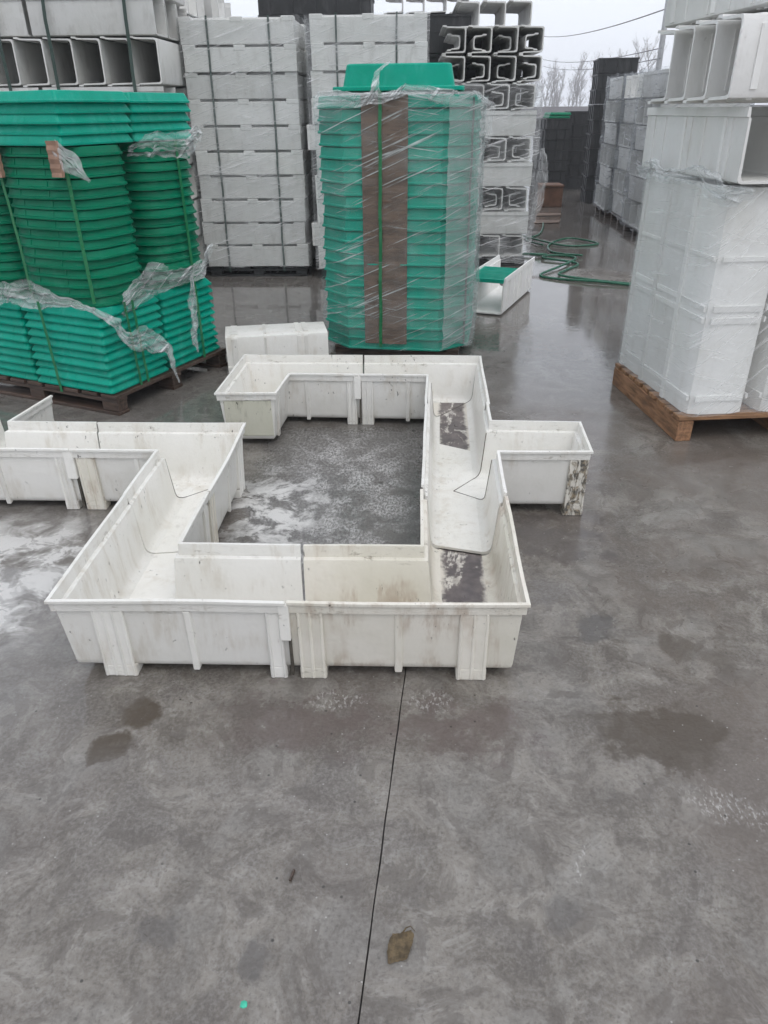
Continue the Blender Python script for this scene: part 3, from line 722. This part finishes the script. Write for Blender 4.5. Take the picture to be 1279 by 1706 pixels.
# --- left rear stack of grey troughs
FC = Frame(-2.2, 7.6, 0)
pallet('plastic_pallet', 'black pallet under the grey trough stack at the far left', FC, -1.9, 0.02, 1.88, 1.05, 0.105, 'black_plastic', 'y', 9, 0.05)
zz = 0.11
for tier in range(8):
    if tier % 2 == 0:      # lengthwise along x, sides seen
        for k in range(2):
            for r in range(3):
                channel('grey', FC, 'x', -1.12 - k * 1.14, 0.19 + r * 0.385, zz, 'grey trough side on, %s tier, %s %s, far left stack' % (TIER[tier], ['right', 'left'][k], ['front', 'middle', 'rear'][r]),
                        'grey troughs stacked at the far left', ribs=False)
        zz += 0.305
    else:
        for k in range(7):
            channel('tall', FC, 'yside', -0.02 - k * 0.256, random.uniform(-.015, .02), zz + 0.19, 'grey trough showing its open end, %s tier, %s from the right, far left stack' % (TIER[tier], TIER[k]),
                    'grey troughs stacked at the far left', ribs=False)
        zz += 0.386

# --- stack of small troughs right of the green stack
FE = Frame(0.27, 8.85, 0)
pallet('plastic_pallet', 'black pallet under the film wrapped trough stack behind the grated trough', FE, 0, 0.02, 1.06, 1.0, 0.09, 'black_plastic', 'y', 7, 0.04)
for tier in range(9):
    z = 0.095 + tier * 0.243 + 0.008 * (tier - sum(1 for q in (1, 3, 5) if q < tier))
    if tier in (1, 3, 5):
        for r in range(3): channel('small', FE, 'x', 0.01, 0.13 + r * 0.3, z, 'grey trough seen side on, {tier}, %s row, wrapped stack right of the green one'.format(tier=TIER[tier] + ' tier') % ['front', 'middle', 'rear'][r], 'troughs in the wrapped stack', ribs=False)
    else:
        for k in range(4): channel('small', FE, 'yside', 0.24 + k * 0.262 + (0.05 if tier > 6 else 0), random.uniform(-.02, .03), z + 0.125, 'open trough end, %s tier, %s from left, wrapped stack right of the green one' % (TIER[tier], ['first', 'second', 'third', 'fourth'][k]), 'troughs in the wrapped stack', ribs=False)
for tier in (2, 4, 6, 7, 8):
    for k in range(4): channel('tiny', FE, 'yside2' if (k + tier) % 2 else 'yside', (0.055 if (k + tier) % 2 else 0.185) + k * 0.262 + (0.05 if tier > 6 else 0), random.uniform(0.0, .12), 0.095 + tier * 0.243 + 0.008 * (tier - sum(1 for q in (1, 3, 5) if q < tier)) + 0.10 + random.uniform(-.004, .01),
        'small trough nested inside an open one, %s tier, %s from left, wrapped stack' % (TIER[tier], TIER[k]), 'small troughs nested in the wrapped stack', ribs=False)
for k in range(3): channel('small', FE, 'yside', 0.45 + k * 0.27, 0.42, 0.095 + 9 * 0.243 + 6 * 0.008 + 0.126, 'loose grey trough on top of the wrapped stack, %s from the left' % ['first', 'second', 'third'][k], 'troughs in the wrapped stack', ribs=False)

# --- grated trough on the ground
FF = Frame(0.66, 6.575, -21)
gt = channel('std', FF, 'y', 0, 0, 0.012, 'white trough on the ground with a green grating in its near end', None)
gr = empty('green_grating', FF.p(0, 0, 0.277), FF.a); tag(gr, 'green slotted grating lying in the white trough near the hoses', 'grating')
b = MB(); b.box(-0.165, 0.165, 0.0, 0.018, 0, 0.032); b.box(-0.165, 0.165, 0.54, 0.558, 0, 0.032); b.box(-0.165, -0.147, 0.018, 0.54, 0, 0.031); b.box(0.147, 0.165, 0.018, 0.54, 0, 0.031)
part('frame', b, 'teal', gr, bevel=0.002)
for i in range(12):
    b = MB(); y = 0.018 + 0.043 * (i + 0.2); b.box(-0.147, 0.147, y, y + 0.026, 0.004, 0.029); part('slat', b, 'teal', gr)

# --- upside-down trough behind the ring
FI = Frame(-1.24, 4.93, 12)
channel('short', FI, 'xinv', 0.0, 0.17, 0.245, 'short white trough turned upside down behind the ring beside the green stack', None)

# ------------------------------------------------------------------ far things
FK = Frame(-1.90, 11.0, 0)
def crate_mesh(w_, d_, h_, slots=4):
    mb = MB(); mb.box(-w_ / 2, w_ / 2, 0, d_, 0, h_ * 0.86); mb.box(-w_ / 2 - 0.012, w_ / 2 + 0.012, -0.012, d_ + 0.012, h_ * 0.86, h_ - 0.006)
    for k in range(slots):
        x = -w_ / 2 + w_ * (k + 0.5) / slots
        mb.box(x - 0.012, x + 0.012, -0.014, 0.0, 0.0, h_ * 0.86)
        y = d_ * (k + 0.5) / slots
        mb.box(-w_ / 2 - 0.014, -w_ / 2, y - 0.012, y + 0.012, 0.0, h_ * 0.86)
    me = mb.mesh('crate'); me.materials.append(M['black_plastic']); return me
cr = crate_mesh(1.1, 1.0, 0.24)
def crates(fr, cx, cy, n, h_, lab, group, me=cr):
    for i in range(n):
        o = bpy.data.objects.new('black_crate', me); COL.objects.link(o)
        o.location = fr.p(cx + random.uniform(-.015, .015), cy + random.uniform(-.015, .015), i * h_); o.rotation_euler = (0, 0, fr.a + random.uniform(-.01, .01))
        tag(o, lab.format(layer(i, n)), 'crate', group)
FW = Frame(0, 0, 0)
crates(FW, -1.20, 11.0, 12, 0.24, 'black crate, {} in the tall stack behind the white boxes', 'black crates behind the white boxes', me=crate_mesh(1.40, 1.0, 0.24, 5))
crates(FW, 0.17, 11.1, 11, 0.24, 'black crate, {} in the stack carrying troughs behind the white boxes', 'black crates carrying troughs', me=crate_mesh(1.19, 1.0, 0.24))
crates(FW, 0.76, 10.05, 10, 0.24, 'added black crate, {}, unseen stack darkening the small trough openings', 'added crates darkening the small trough openings')  # added stack, hides the sky so the open trough ends look dark
for n_, (cx_, cy_) in enumerate(((-2.85, 8.80), (-2.80, 10.0))):
    nm = ['nearer', 'farther'][n_]
    crates(FW, cx_, cy_, 9, 0.24, 'added black crate, {}, %s unseen stack behind the far left troughs' % nm, 'added crates darkening the far left trough openings')  # added crates: carry the grey troughs and block sky behind the open ends
    for tr in range(2):
        for r in range(3): channel('grey', FW, 'x', cx_ - 0.55, cy_ + 0.17 + r * 0.36, 2.17 + tr * 0.305, 'grey trough on the %s black stack at far left, %s tier, %s' % (nm, ['lower', 'upper'][tr], ['front', 'middle', 'rear'][r]), 'grey troughs on the black crates', ribs=False)
FK2 = Frame(-0.36, 11.12, 0)
for k in range(4): channel('small', FK2, 'yside', 0.26 + k * 0.275, 0, 2.645 + 0.121, 'grey trough on the dark crates behind the white boxes, %s from the left' % ['first', 'second', 'third', 'fourth'][k], 'troughs on the dark crates', ribs=False)
far_a = crate_mesh(0.52, 1.0, 0.2, 3); far_b = crate_mesh(0.62, 1.1, 0.255, 3)
crates(Frame(3.10, 17.5, 5), 0, 0, 7, 0.2, 'black crate, {}, left of the low far stacks', 'black crates at the far end', me=far_a)
crates(Frame(3.72, 17.9, -4), 0, 0, 6, 0.255, 'black crate, {}, right of the low far stacks', 'black crates at the far end', me=far_b)
fc = lid_mesh(plan_rect(0.22, 0.4, 0.02), 0.22, 0.4, [(0, 0), (0, 0.02), (0.02, 0.05)]); fc.materials.append(M['green'])
for q_ in range(2):
    o = bpy.data.objects.new('drain_cover', fc); COL.objects.link(o); o.location = (3.12 + .02 * q_, 17.98, 1.4 + 0.055 * q_); tag(o, 'dark green cover on the far black crates, %s one' % ['lower', 'upper'][q_], 'cover')
crates(Frame(3.62, 15.1, -6), 0, 0, 10, 0.235, 'black crate, {}, tallest dark stack beside the wrapped stacks', 'black crates in the tallest far stack', me=crate_mesh(0.66, 0.9, 0.235, 3))
rb = MB(); rb.box(2.40, 2.78, 14.6, 15.1, 0.0, 0.33); rb.box(2.385, 2.795, 14.585, 15.115, 0.33, 0.37); tag(part('rusty_bin', rb, 'rust', bevel=0.01), 'rust brown bin in front of the far black crates', 'bin')
cs = MB()
for q in ((2.15, 13.3), (1.95, 12.4)):
    pts = [(q[0] + dx + random.uniform(-.05, .05), q[1] + dy, 0.004 + random.uniform(0, 0.01)) for dx, dy in ((0, 0), (0.40, 0.05), (0.44, 0.36), (0.05, 0.32))]
    cs.hexa(pts, [(p[0], p[1], p[2] + 0.006) for p in pts])
    tag(part('cardboard_sheet', cs, 'cardboard'), 'wet cardboard sheet on the far concrete, ' + ('far one' if q[1] > 12.5 else 'near one'), 'cardboard'); cs = MB()

for s, (px, py) in enumerate(((3.20, 13.05), (3.22, 11.85), (3.16, 10.65))):
    fr = Frame(px, py, -4 + 2 * s); nm = ['far', 'middle', 'near'][s]
    pallet('wooden_pallet', 'dark pallet under the %s film wrapped stack beyond the right pallet' % nm, fr, 0, 0, 1.05, 1.05, 0.11, 'wet_wood', 'y', 7, 0.04)
    for tier in range(6):
        z = 0.115 + tier * 0.318
        rots = ('y', 'inv') if (tier + s) % 2 else ('x', 'xinv')
        for k in range(3):
            if (tier + s) % 2: channel('grey', fr, 'y', 0.19 + k * 0.385 - 0.03 * k, -0.02, z, 'trough end on, %s tier, %s, in the %s wrapped stack beyond right pallet' % (TIER[tier], ['left', 'middle', 'right'][k], nm), 'troughs in the far wrapped stacks', ribs=False)
            else: channel('grey', fr, 'x', -0.02, 0.19 + k * 0.355, z, 'trough lying crosswise, %s tier, %s, in the %s wrapped stack beyond right pallet' % (TIER[tier], ['near', 'middle', 'rear'][k], nm), 'troughs in the far wrapped stacks', ribs=False)

# boundary wall, trees, pole, wires
b = MB(); b.box(-60, 120, 150, 150.3, 0, 1.7); bw = part('boundary_wall', b, 'far_wall'); tag(bw, 'low grey boundary wall below the bare trees at the far end', 'wall')
def tree(x, y, h, seed, label):
    rnd = random.Random(seed); root = empty('bare_tree', (x, y, 0)); tag(root, label, 'tree', 'bare winter trees beyond the yard')
    tk = MB(); cr_ = MB()
    def grow(mb, p, d, L, r, lvl):
        n = 4; pts = [p]; q = p.copy(); dd = d.copy()
        for i in range(n):
            dd = (dd + Vector((rnd.uniform(-.12, .12), rnd.uniform(-.12, .12), 0.06))).normalized(); q = q + dd * L / n; pts.append(q.copy())
        mb.tube(pts, r, 4 if lvl else 6, [r * (1 - 0.75 * i / n) for i in range(n + 1)])
        if lvl >= 3: return
        for k in range([20, 8, 5][lvl]):
            t = rnd.uniform(0.06 if lvl == 0 else 0.15, 1.0); i = min(n - 1, int(t * n)); base = pts[i].lerp(pts[i + 1], t * n - i)
            a = rnd.uniform(0, 6.283); up = rnd.uniform(0.5, 2.6)
            nd = (Vector((math.cos(a), math.sin(a), up))).normalized()
            grow(cr_, base, nd, L * rnd.uniform(0.22, 0.38), max(r * 0.4, 0.016), lvl + 1)
    grow(tk, Vector((0, 0, 0)), Vector((0, 0, 1)), h, h * 0.014, 0)
    part('trunk', tk, 'bark', root, smooth=180); part('crown', cr_, 'bark', root, smooth=180)
trn = random.Random(5); TX = [(21.5 + 0.92 * i + trn.uniform(-.6, .6), 165 + trn.uniform(0, 60), trn.uniform(5.0, 9.6) + 0.07 * i) for i in range(30)]
ordw = [x for x in ['leftmost'] + ORD[1:]] or ['first', 'second', 'third', 'fourth', 'fifth', 'sixth', 'seventh', 'eighth', 'ninth', 'tenth', 'eleventh', 'twelfth']
order = sorted(range(len(TX)), key=lambda i: TX[i][0] / TX[i][1])
for i, (x, y, h) in enumerate(TX): tree(x, y, h, 100 + i, 'bare grey tree above the far crates, %s from the left' % ordw[order.index(i)])
pr = empty('utility_pole', (7.13, 25, 0)); tag(pr, 'thin grey pole with wires behind the right trough stack', 'pole')
b = MB(); b.tube([(0, 0, 0), (0, 0, 7.5)], 0.07, 10, [0.09, 0.06]); part('shaft', b, 'steel', pr, smooth=180)
b = MB(); b.box(-0.5, 0.5, -0.04, 0.04, 6.9, 7.0); part('crossarm', b, 'steel', pr)
for i, (p0, p1, lb) in enumerate((((7.1, 24.95, 3.98), (9.0, 60.0, 5.85), 'uppermost thin wire sagging from the pole over the trees'),
                                  ((7.1, 24.9, 3.05), (9.17, 60.0, 4.5), 'middle thin wire running from the pole past the trees'),
                                  ((7.1, 24.85, 2.80), (9.2, 60.0, 4.1), 'lowest thin wire running from the pole past the trees'))):
    a, c = Vector(p0), Vector(p1); b = MB()
    b.tube([a.lerp(c, k / 12) + Vector((0, 0, -0.25 * 4 * (k / 12) * (1 - k / 12))) for k in range(13)], 0.012 + 0.004 * (i == 0), 4)
    tag(part('overhead_wire', b, 'wire'), lb, 'wire')

b = MB(); b.box(-420, 420, -420, 420, -1.0, 18.0); hz = part('haze', b, None); hz['kind'] = 'stuff'
hm = bpy.data.materials.new('haze'); hm.use_nodes = True; hm.node_tree.nodes.clear()
ho = hm.node_tree.nodes.new('ShaderNodeOutputMaterial'); hv = hm.node_tree.nodes.new('ShaderNodeVolumePrincipled')
hv.inputs['Color'].default_value = (0.93, 0.95, 1.0, 1); hv.inputs['Density'].default_value = 0.002
hm.node_tree.links.new(hv.outputs[0], ho.inputs['Volume']); hz.data.materials.append(hm)

# ------------------------------------------------------------------ straps
def strap_v(name, fr, pts, n, label, mat='strap_green', width=0.016, wdir=None):
    b = MB(); P = [fr.p(*q) for q in pts]; nn = fr.d(*n); wd = fr.d(*(wdir or (1, 0, 0)))
    b.ribbon(P, [nn] * len(P), wd, width, 0.002)
    tag(part(name, b, mat), label, 'strap')
def wob(x0, x1, y, z0, z1, n=14, a=0.006, k=0.0):
    return [(x0 + (x1 - x0) * i / n + a * nz((i * 0.7, k, 0), 1.0), y + a * nz((i * 0.9, k, 5), 1.0), z0 + (z1 - z0) * i / n) for i in range(n + 1)]
for x, nm in ((-0.305, 'left'), (0.285, 'right')):
    strap_v('strap', FB, wob(x, x + 0.01, -0.016, 0.06, 2.38, k=x), (0, -1, 0), 'dark green packing strap, %s one on the strapped stack of white boxes' % nm, 'strap_dark', 0.02)
for x, nm in ((-0.29, 'left'), (0.27, 'right')):
    strap_v('strap', FB2, wob(x, x, -0.016, 0.06, 2.38, k=x + 3), (0, -1, 0), 'dark green packing strap, %s one on the half hidden stack of white boxes' % nm, 'strap_dark', 0.018)
for x, nm in ((-0.28, 'right'), (-0.98, 'middle'), (-1.42, 'left')):
    strap_v('strap', FC, wob(x, x + 0.03, -0.03, 0.1, 2.9, a=0.015, k=x), (0, -1, 0), 'black packing strap, %s one on the grey trough stack at the far left' % nm, 'strap_dark', 0.03)
strap_v('strap', FD, wob(-0.085, -0.075, -DB - 0.022, 0.09, 1.70, a=0.008, k=2), (0, -1, 0), 'bright green packing strap over the brown board of the tall green stack', 'strap_green', 0.022)
strap_v('strap', FD, [(p[0], p[1], p[2]) for p in wob(0.0, 0.0, 0.0, 0.09, 1.66, a=0.008, k=8)] and [(DA - 0.03 + 0.006 * nz((i, 1, 1), .8), -DB + DC - 0.045, 0.09 + 1.57 * i / 14) for i in range(15)], (0.7, -0.7, 0), 'dark packing strap on the right corner of the tall green stack', 'strap_dark', 0.016, (0.7, 0.7, 0))
strap_v('strap', FA, wob(-0.40, -0.43, -0.012, 0.10, 0.64, a=0.004, k=4), (0, -1, 0), 'green packing strap on the front of the base of the left pallet', 'strap_green', 0.02)
strap_v('strap', FA, [(-0.50 - 0.05 * t + .004 * nz((t * 9, 0, 0)), 0.018 + 0.012 * math.sin(t * 3), 0.64 + 0.82 * t) for t in [i / 14 for i in range(15)]], (0, -1, 0), 'green packing strap on the left of the middle round column', 'strap_green', 0.02)
strap_v('strap', FA, [(-0.075 - 0.02 * t, 0.065, 0.64 + 0.82 * t) for t in [i / 14 for i in range(15)]], (0.6, -0.8, 0), 'green packing strap on the right of the middle round column', 'strap_green', 0.018, (0.8, 0.6, 0))
for y, nm in ((0.235, 'left'), (0.30, 'right')):
    strap_v('strap', FA, [(0.012 - .003 * (i % 2), y - 0.03 * i / 10, 0.10 + 0.53 * i / 10) for i in range(11)], (1, 0, 0), 'green packing strap on the right side of the left pallet, %s of the near pair' % nm, 'strap_green', 0.018, (0, 1, 0))
strap_v('strap', FA, [(0.016, 0.86 - 0.02 * i / 16, 0.10 + 1.35 * i / 16) for i in range(17)], (1, 0, 0), 'green packing strap on the far right side of the left pallet', 'strap_green', 0.022, (0, 1, 0))
# brown board on the tall stack
b = MB(); rows = []
for i in range(41):
    z = 0.11 + 1.57 * i / 40; r = []
    for j in range(9):
        x = -0.20 + 0.30 * j / 8; yy = -DB - 0.008 + 0.006 * nz((x * 3, 0, z), 6.0) + 0.003 * math.sin(z * 2 * math.pi / 0.0715)
        r.append((x, yy, z))
    rows.append(r)
front = [[FD.p(*q) for q in r] for r in rows]; back = [[FD.p(q[0], q[1] + 0.004, q[2]) for q in r] for r in rows]
b.rings(front, cap=False, closed=False); b.rings(back, cap=False, closed=False)
tag(part('cardboard_strip', b, 'cardboard', smooth=180), 'brown cardboard strip upright on the front of the tall green stack', 'cardboard')
# corner pads under the straps
for (x, z, nm) in ((-0.535, 1.385, 'left'), (-0.10, 1.395, 'right')):
    b = MB()
    rr = []
    for i in range(9):
        zz_ = z + 0.075 - 0.17 * i / 8; rr.append([FA.p(x - 0.035, 0.0 + 0.005 * (i % 2), zz_), FA.p(x + 0.035, 0.0 + 0.005 * (i % 2), zz_), FA.p(x + 0.035, 0.02 + 0.005 * (i % 2), zz_), FA.p(x - 0.035, 0.02 + 0.005 * (i % 2), zz_)])
    b.rings(rr); tag(part('cardboard_pad', b, 'cardboard_tan'), 'folded brown cardboard pad under the strap, %s one below the top lids' % nm, 'cardboard')

# ------------------------------------------------------------------ stretch film
def wrap(label, fr, plan, z0, z1, mat, amp=0.01, ribs=None, seg=0.035, droop=0.0, k=0.0, closed=True):
    """closed band of film round a plan (local frame), wrinkled"""
    pts = []; n = len(plan)
    for i in range(n if closed else n - 1):
        a, c = Vector(plan[i]), Vector(plan[(i + 1) % n]); m_ = max(1, int((c - a).length / seg))
        pts += [a.lerp(c, t / m_) for t in range(m_)]
    nr = max(2, int((z1 - z0) / seg)); rings = []
    N = len(pts)
    for r in range(nr + 1):
        z = z0 + (z1 - z0) * r / nr; ring = []
        for i, p in enumerate(pts):
            tn = (pts[(i + 1) % N] - pts[i - 1]).normalized() if closed or 0 < i < N - 1 else (pts[1] - pts[0] if i == 0 else pts[-1] - pts[-2]).normalized(); no = Vector((tn.y, -tn.x))
            d = amp * (nz((p.x * 2, p.y * 2, z * 9 + p.x * 3), 1.5, k) + 0.5 * nz((p.x * 5, p.y * 5, z * 30 + p.x * 9), 1.0, k + 4))
            if ribs: d += ribs[0] * math.sin((z - ribs[2]) / ribs[1] * 2 * math.pi)
            zz_ = z + (droop * nz((p.x * 3, p.y * 3, r * 0.1), 1.5, k) if r in (0, nr) else 0)
            q = p + no * d; ring.append(fr.p(q.x, q.y, zz_))
        rings.append(ring)
    b = MB(); b.rings(rings, cap=False, closed=closed)
    return tag(part('stretch_film', b, mat, smooth=180), label, 'film')
def rect_plan(x0, x1, y0, y1, c=0.03): return [(x0 + c, y0), (x1 - c, y0), (x1, y0 + c), (x1, y1 - c), (x1 - c, y1), (x0 + c, y1), (x0, y1 - c), (x0, y0 + c)]
def cham_plan(a, c): return [(-a + c, -a), (a - c, -a), (a, -a + c), (a, a - c), (a - c, a), (-a + c, a), (-a, a - c), (-a, -a + c)]
wrap('clear wrinkled stretch film round the tall green stack', FD, cham_plan(0.548, 0.20), 0.065, 1.69, 'film_green', 0.010, (0.004, 0.0733, 0.06), 0.03, 0.03, 1)
wrap('greyish second film layer on the right side of the tall green stack', FD, [(0.36, -0.562), (0.562, -0.36), (0.562, 0.36), (0.36, 0.562)], 0.09, 1.66, 'film_layers', 0.012, (0.003, 0.0735, 0.1), 0.03, 0.05, 15, closed=False)
wrap('clear stretch film round the strapped stack of white boxes', FB, rect_plan(-0.58, 0.58, -0.028, 0.97), 0.11, 2.37, 'film_white', 0.008, None, 0.045, 0.02, 2)
wrap('clear stretch film round the half hidden stack of white boxes', FB2, rect_plan(-0.585, 0.58, -0.028, 0.97), 0.11, 2.37, 'film_white', 0.008, None, 0.045, 0.02, 3)
wrap('cloudy stretch film round the small trough stack right of the green one', FE, rect_plan(-0.02, 1.11, -0.05, 1.08), 0.09, 1.82, 'film_white', 0.012, None, 0.045, 0.08, 5)
wrap('milky stretch film round the upright troughs on the right pallet', FJ, rect_plan(0.003, 1.22, 0.0, 0.985, 0.05), 0.15, 1.285, 'film_milky', 0.005, None, 0.035, 0.03, 6)
for s, (px, py) in enumerate(((3.20, 13.05), (3.22, 11.85), (3.16, 10.65))):
    wrap('shiny stretch film round the %s stack beyond the right pallet' % ['far', 'middle', 'near'][s], Frame(px, py, -4 + 2 * s), rect_plan(-0.05, 1.13, -0.05, 1.13), 0.1, 2.03, 'film_far', 0.02, None, 0.06, 0.05, 7 + s)

def crumple(label, spine, widths, across, mat='film_loose', amp=0.03, k=0.0, nu=60, nv=22, name='loose_film'):
    """crumpled strip of film along a spine; across = direction of its width"""
    S = [Vector(p) for p in spine]; rings = []
    for i in range(nu + 1):
        t = i / nu * (len(S) - 1); j = min(len(S) - 2, int(t)); f = t - j; f2 = f * f * (3 - 2 * f)
        p = S[j].lerp(S[j + 1], f); wv = widths[j] * (1 - f2) + widths[j + 1] * f2
        ac = (Vector(across[j]).lerp(Vector(across[j + 1]), f)).normalized() if isinstance(across, list) else Vector(across).normalized()
        row = []
        for v in range(nv + 1):
            s = v / nv - 0.5; q = p + ac * wv * s
            w_ = amp * min(1, wv / 0.12 + 0.2)
            q += Vector((nz(q, 7, k), nz(q, 7, k + 5), nz(q, 7, k + 9))) * w_ + Vector((nz((s * 9, t * 1.5, k)), nz((s * 9, t * 1.5, k + 3)), nz((s * 11, t, k + 6)))) * w_ * 0.8 + Vector((nz(q, 28, k), nz(q, 28, k + 5), nz(q, 28, k + 9))) * w_ * 0.45
            row.append(q)
        rings.append(row)
    b = MB(); b.rings(rings, cap=False, closed=False)
    return tag(part(name, b, mat, smooth=180), label, 'film')
a = FA
crumple('crumpled clear film draped along the front ledge of the left pallet', [a.p(-1.0, -0.0, 0.60), a.p(-0.72, -0.02, 0.66), a.p(-0.5, 0.0, 0.67), a.p(-0.25, -0.01, 0.645), a.p(-0.02, 0.0, 0.635)], [0.03, 0.10, 0.16, 0.05, 0.03], (0.1, -0.2, 1), k=1)
crumple('crumpled clear film hanging off the near corner of the left pallet', [a.p(-0.02, 0.0, 0.63), a.p(0.03, 0.06, 0.55), a.p(0.04, 0.16, 0.42), a.p(0.045, 0.30, 0.40), a.p(0.05, 0.46, 0.30), a.p(0.06, 0.52, 0.06)], [0.03, 0.06, 0.10, 0.13, 0.08, 0.03], [(0.1, 0.2, 1), (0, 0.3, 1), (0, .2, 1), (0, 0.2, 1), (0, 1, .2), (0, 1, 0)], k=2)
crumple('bunched clear film on the right ledge of the left pallet', [a.p(0.02, 0.2, 0.60), a.p(0.0, 0.42, 0.70), a.p(0.02, 0.68, 0.68), a.p(0.03, 0.92, 0.70), a.p(0.04, 1.05, 0.78)], [0.12, 0.20, 0.12, 0.10, 0.12], (0.2, 0.0, 1), k=3)
crumple('clear film tail hanging beside the far strap of the left pallet', [a.p(0.03, 0.80, 0.68), a.p(0.05, 0.76, 0.48), a.p(0.06, 0.74, 0.32), a.p(0.05, 0.76, 0.20)], [0.06, 0.09, 0.14, 0.05], (0.1, 1, 0), k=4)
crumple('clear film flap hanging under the green top lids', [a.p(-0.10, 0.02, 1.44), a.p(-0.02, 0.02, 1.36), a.p(0.06, 0.06, 1.28)], [0.06, 0.10, 0.02], (0.6, 0, 0.8), k=5, amp=0.02)
crumple('white crumpled film bunched on the right round column', [a.p(-0.12, 0.58, 1.40), a.p(-0.0, 0.70, 1.43), a.p(0.05, 0.9, 1.43), a.p(0.04, 1.05, 1.45)], [0.06, 0.12, 0.13, 0.10], (0.3, 0, 1), k=6)
d = FD
crumple('twisted film knot at the top of the tall green stack', [d.p(-0.11, -0.56, 1.66), d.p(-0.10, -0.58, 1.72), d.p(-0.09, -0.52, 1.80), d.p(-0.03, -0.46, 1.86)], [0.10, 0.05, 0.035, 0.03], (1, 0, 0.2), k=7, amp=0.015)
crumple('bunched film edge along the top of the tall green stack', [d.p(-0.5, -0.5, 1.665), d.p(-0.2, -0.55, 1.66), d.p(-0.06, -0.56, 1.65), d.p(0.08, -0.54, 1.70), d.p(0.3, -0.55, 1.66), d.p(0.5, -0.36, 1.66)], [0.10, 0.07, 0.06, 0.06, 0.09, 0.08], (0, 0.3, 1), k=8, amp=0.025, nu=70)
crumple('pale film flap standing out from the right top corner of the tall green stack', [d.p(0.50, -0.36, 1.70), d.p(0.60, -0.28, 1.62), d.p(0.60, -0.26, 1.45), d.p(0.55, -0.30, 1.30)], [0.10, 0.10, 0.08, 0.02], [(0.5, 0.8, 0), (0.7, 0.7, 0), (0.7, 0.7, 0), (0.7, 0.7, 0)], k=9, amp=0.015)
j = FJ
crumple('torn film edge along the top left of the upright troughs', [j.p(-0.01, 1.0, 1.27), j.p(-0.03, 0.75, 1.30), j.p(-0.02, 0.45, 1.285), j.p(-0.03, 0.2, 1.30), j.p(0.0, -0.01, 1.26), j.p(0.12, -0.03, 1.25)], [0.08, 0.09, 0.06, 0.09, 0.13, 0.05], (-0.3, 0, 1), k=10, amp=0.03, nu=60)
e = FE
crumple('long white film rag hanging on the right of the small trough stack', [e.p(1.14, -0.06, 1.22), e.p(1.17, -0.07, 1.05), e.p(1.15, -0.08, 0.75), e.p(1.08, -0.10, 0.42)], [0.06, 0.13, 0.12, 0.05], (1, 0.2, 0), mat='film_milky', k=11, amp=0.03)

# ------------------------------------------------------------------ hoses and litter
def hose(pts, label, r=0.013):
    P = [Vector((x, y, r + 0.001 + 0.012 * (i % 3 == 1))) for i, (x, y) in enumerate(pts)]
    sm = []
    for i in range(len(P) - 1):
        p0, p1, p2, p3 = P[max(0, i - 1)], P[i], P[i + 1], P[min(len(P) - 1, i + 2)]
        for k in range(8):
            t = k / 8; sm.append(0.5 * ((2 * p1) + (-p0 + p2) * t + (2 * p0 - 5 * p1 + 4 * p2 - p3) * t * t + (-p0 + 3 * p1 - 3 * p2 + p3) * t ** 3))
    sm.append(P[-1]); b = MB(); b.tube(sm, r, 7)
    tag(part('garden_hose', b, 'hose_green', smooth=180), label, 'hose')
hose([(2.35, 7.70), (1.95, 7.86), (1.55, 8.08), (1.42, 8.28), (1.70, 8.7), (2.0, 9.3), (1.78, 9.5), (1.6, 9.25), (1.95, 8.95), (1.75, 8.55), (1.62, 8.2), (2.0, 7.95), (2.33, 7.78)], 'green hose doubled back on itself near the right pallet')
hose([(1.55, 11.2), (1.75, 10.6), (2.05, 10.2), (2.5, 10.35), (2.2, 10.75), (1.85, 10.3), (1.80, 9.7), (2.1, 9.4)], 'green hose coiled loosely in the middle of the yard')
hose([(1.30, 9.55), (1.55, 9.45), (1.68, 9.5)], 'short green hose end beside the small trough stack', 0.018)
hose([(2.1, 12.4), (2.0, 11.8), (1.85, 11.2), (1.60, 10.7), (1.75, 10.2)], 'dark thin hose running off to the far crates', 0.012)
lf = MB(); gr_ = []
for i in range(13):
    u = i / 12; wv = 0.027 * (0.75 + 0.25 * math.sin(u * 3.1)) * (1 + 0.18 * nz((u * 7, 0, 1), 1.0)); row = []
    for j_ in range(9):
        v = j_ / 4 - 1.0
        row.append((-0.012 + 0.010 * u + wv * v + 0.003 * nz((u * 5, v * 3, 2), 1.3), 0.925 + 0.062 * u + 0.006 * v + 0.004 * nz((u * 4, v * 4, 7), 1.2), 0.002 + 0.010 * v * v * (0.4 + 0.6 * u) + 0.004 * abs(nz((u * 6, v * 4, 4), 1.0)) + 0.004 * (1 - abs(v)) * u))
    gr_.append(row)
lf.rings(gr_, cap=False, closed=False)
lf.tube([(-0.004, 0.984, 0.005), (0.006, 0.996, 0.010), (0.016, 1.002, 0.007), (0.026, 0.992, 0.004)], 0.0015, 5, [0.0019, 0.0016, 0.0012, 0.0007])
tag(part('dead_leaf', lf, 'leaf', smooth=180), 'small curled brown leaf scrap on the concrete in the foreground', 'leaf')
b = MB(); b.tube([(-0.268, 1.108, 0.004), (-0.262, 1.135, 0.005)], 0.0035, 6); tag(part('twig', b, 'wet_wood'), 'short dark twig on the concrete left of the joint', 'twig')
b = MB(); b.rings([[(-0.324 + r_ * math.cos(t_ * .785) * (1 + .3 * math.sin(t_ * 3)), 0.833 + r_ * math.sin(t_ * .785), z_) for t_ in range(8)] for r_, z_ in ((0.008, 0.0005), (0.007, 0.002), (0.003, 0.0035))])
tag(part('plastic_chip', b, 'chip_green'), 'tiny green plastic chip at the bottom of the picture', 'chip')
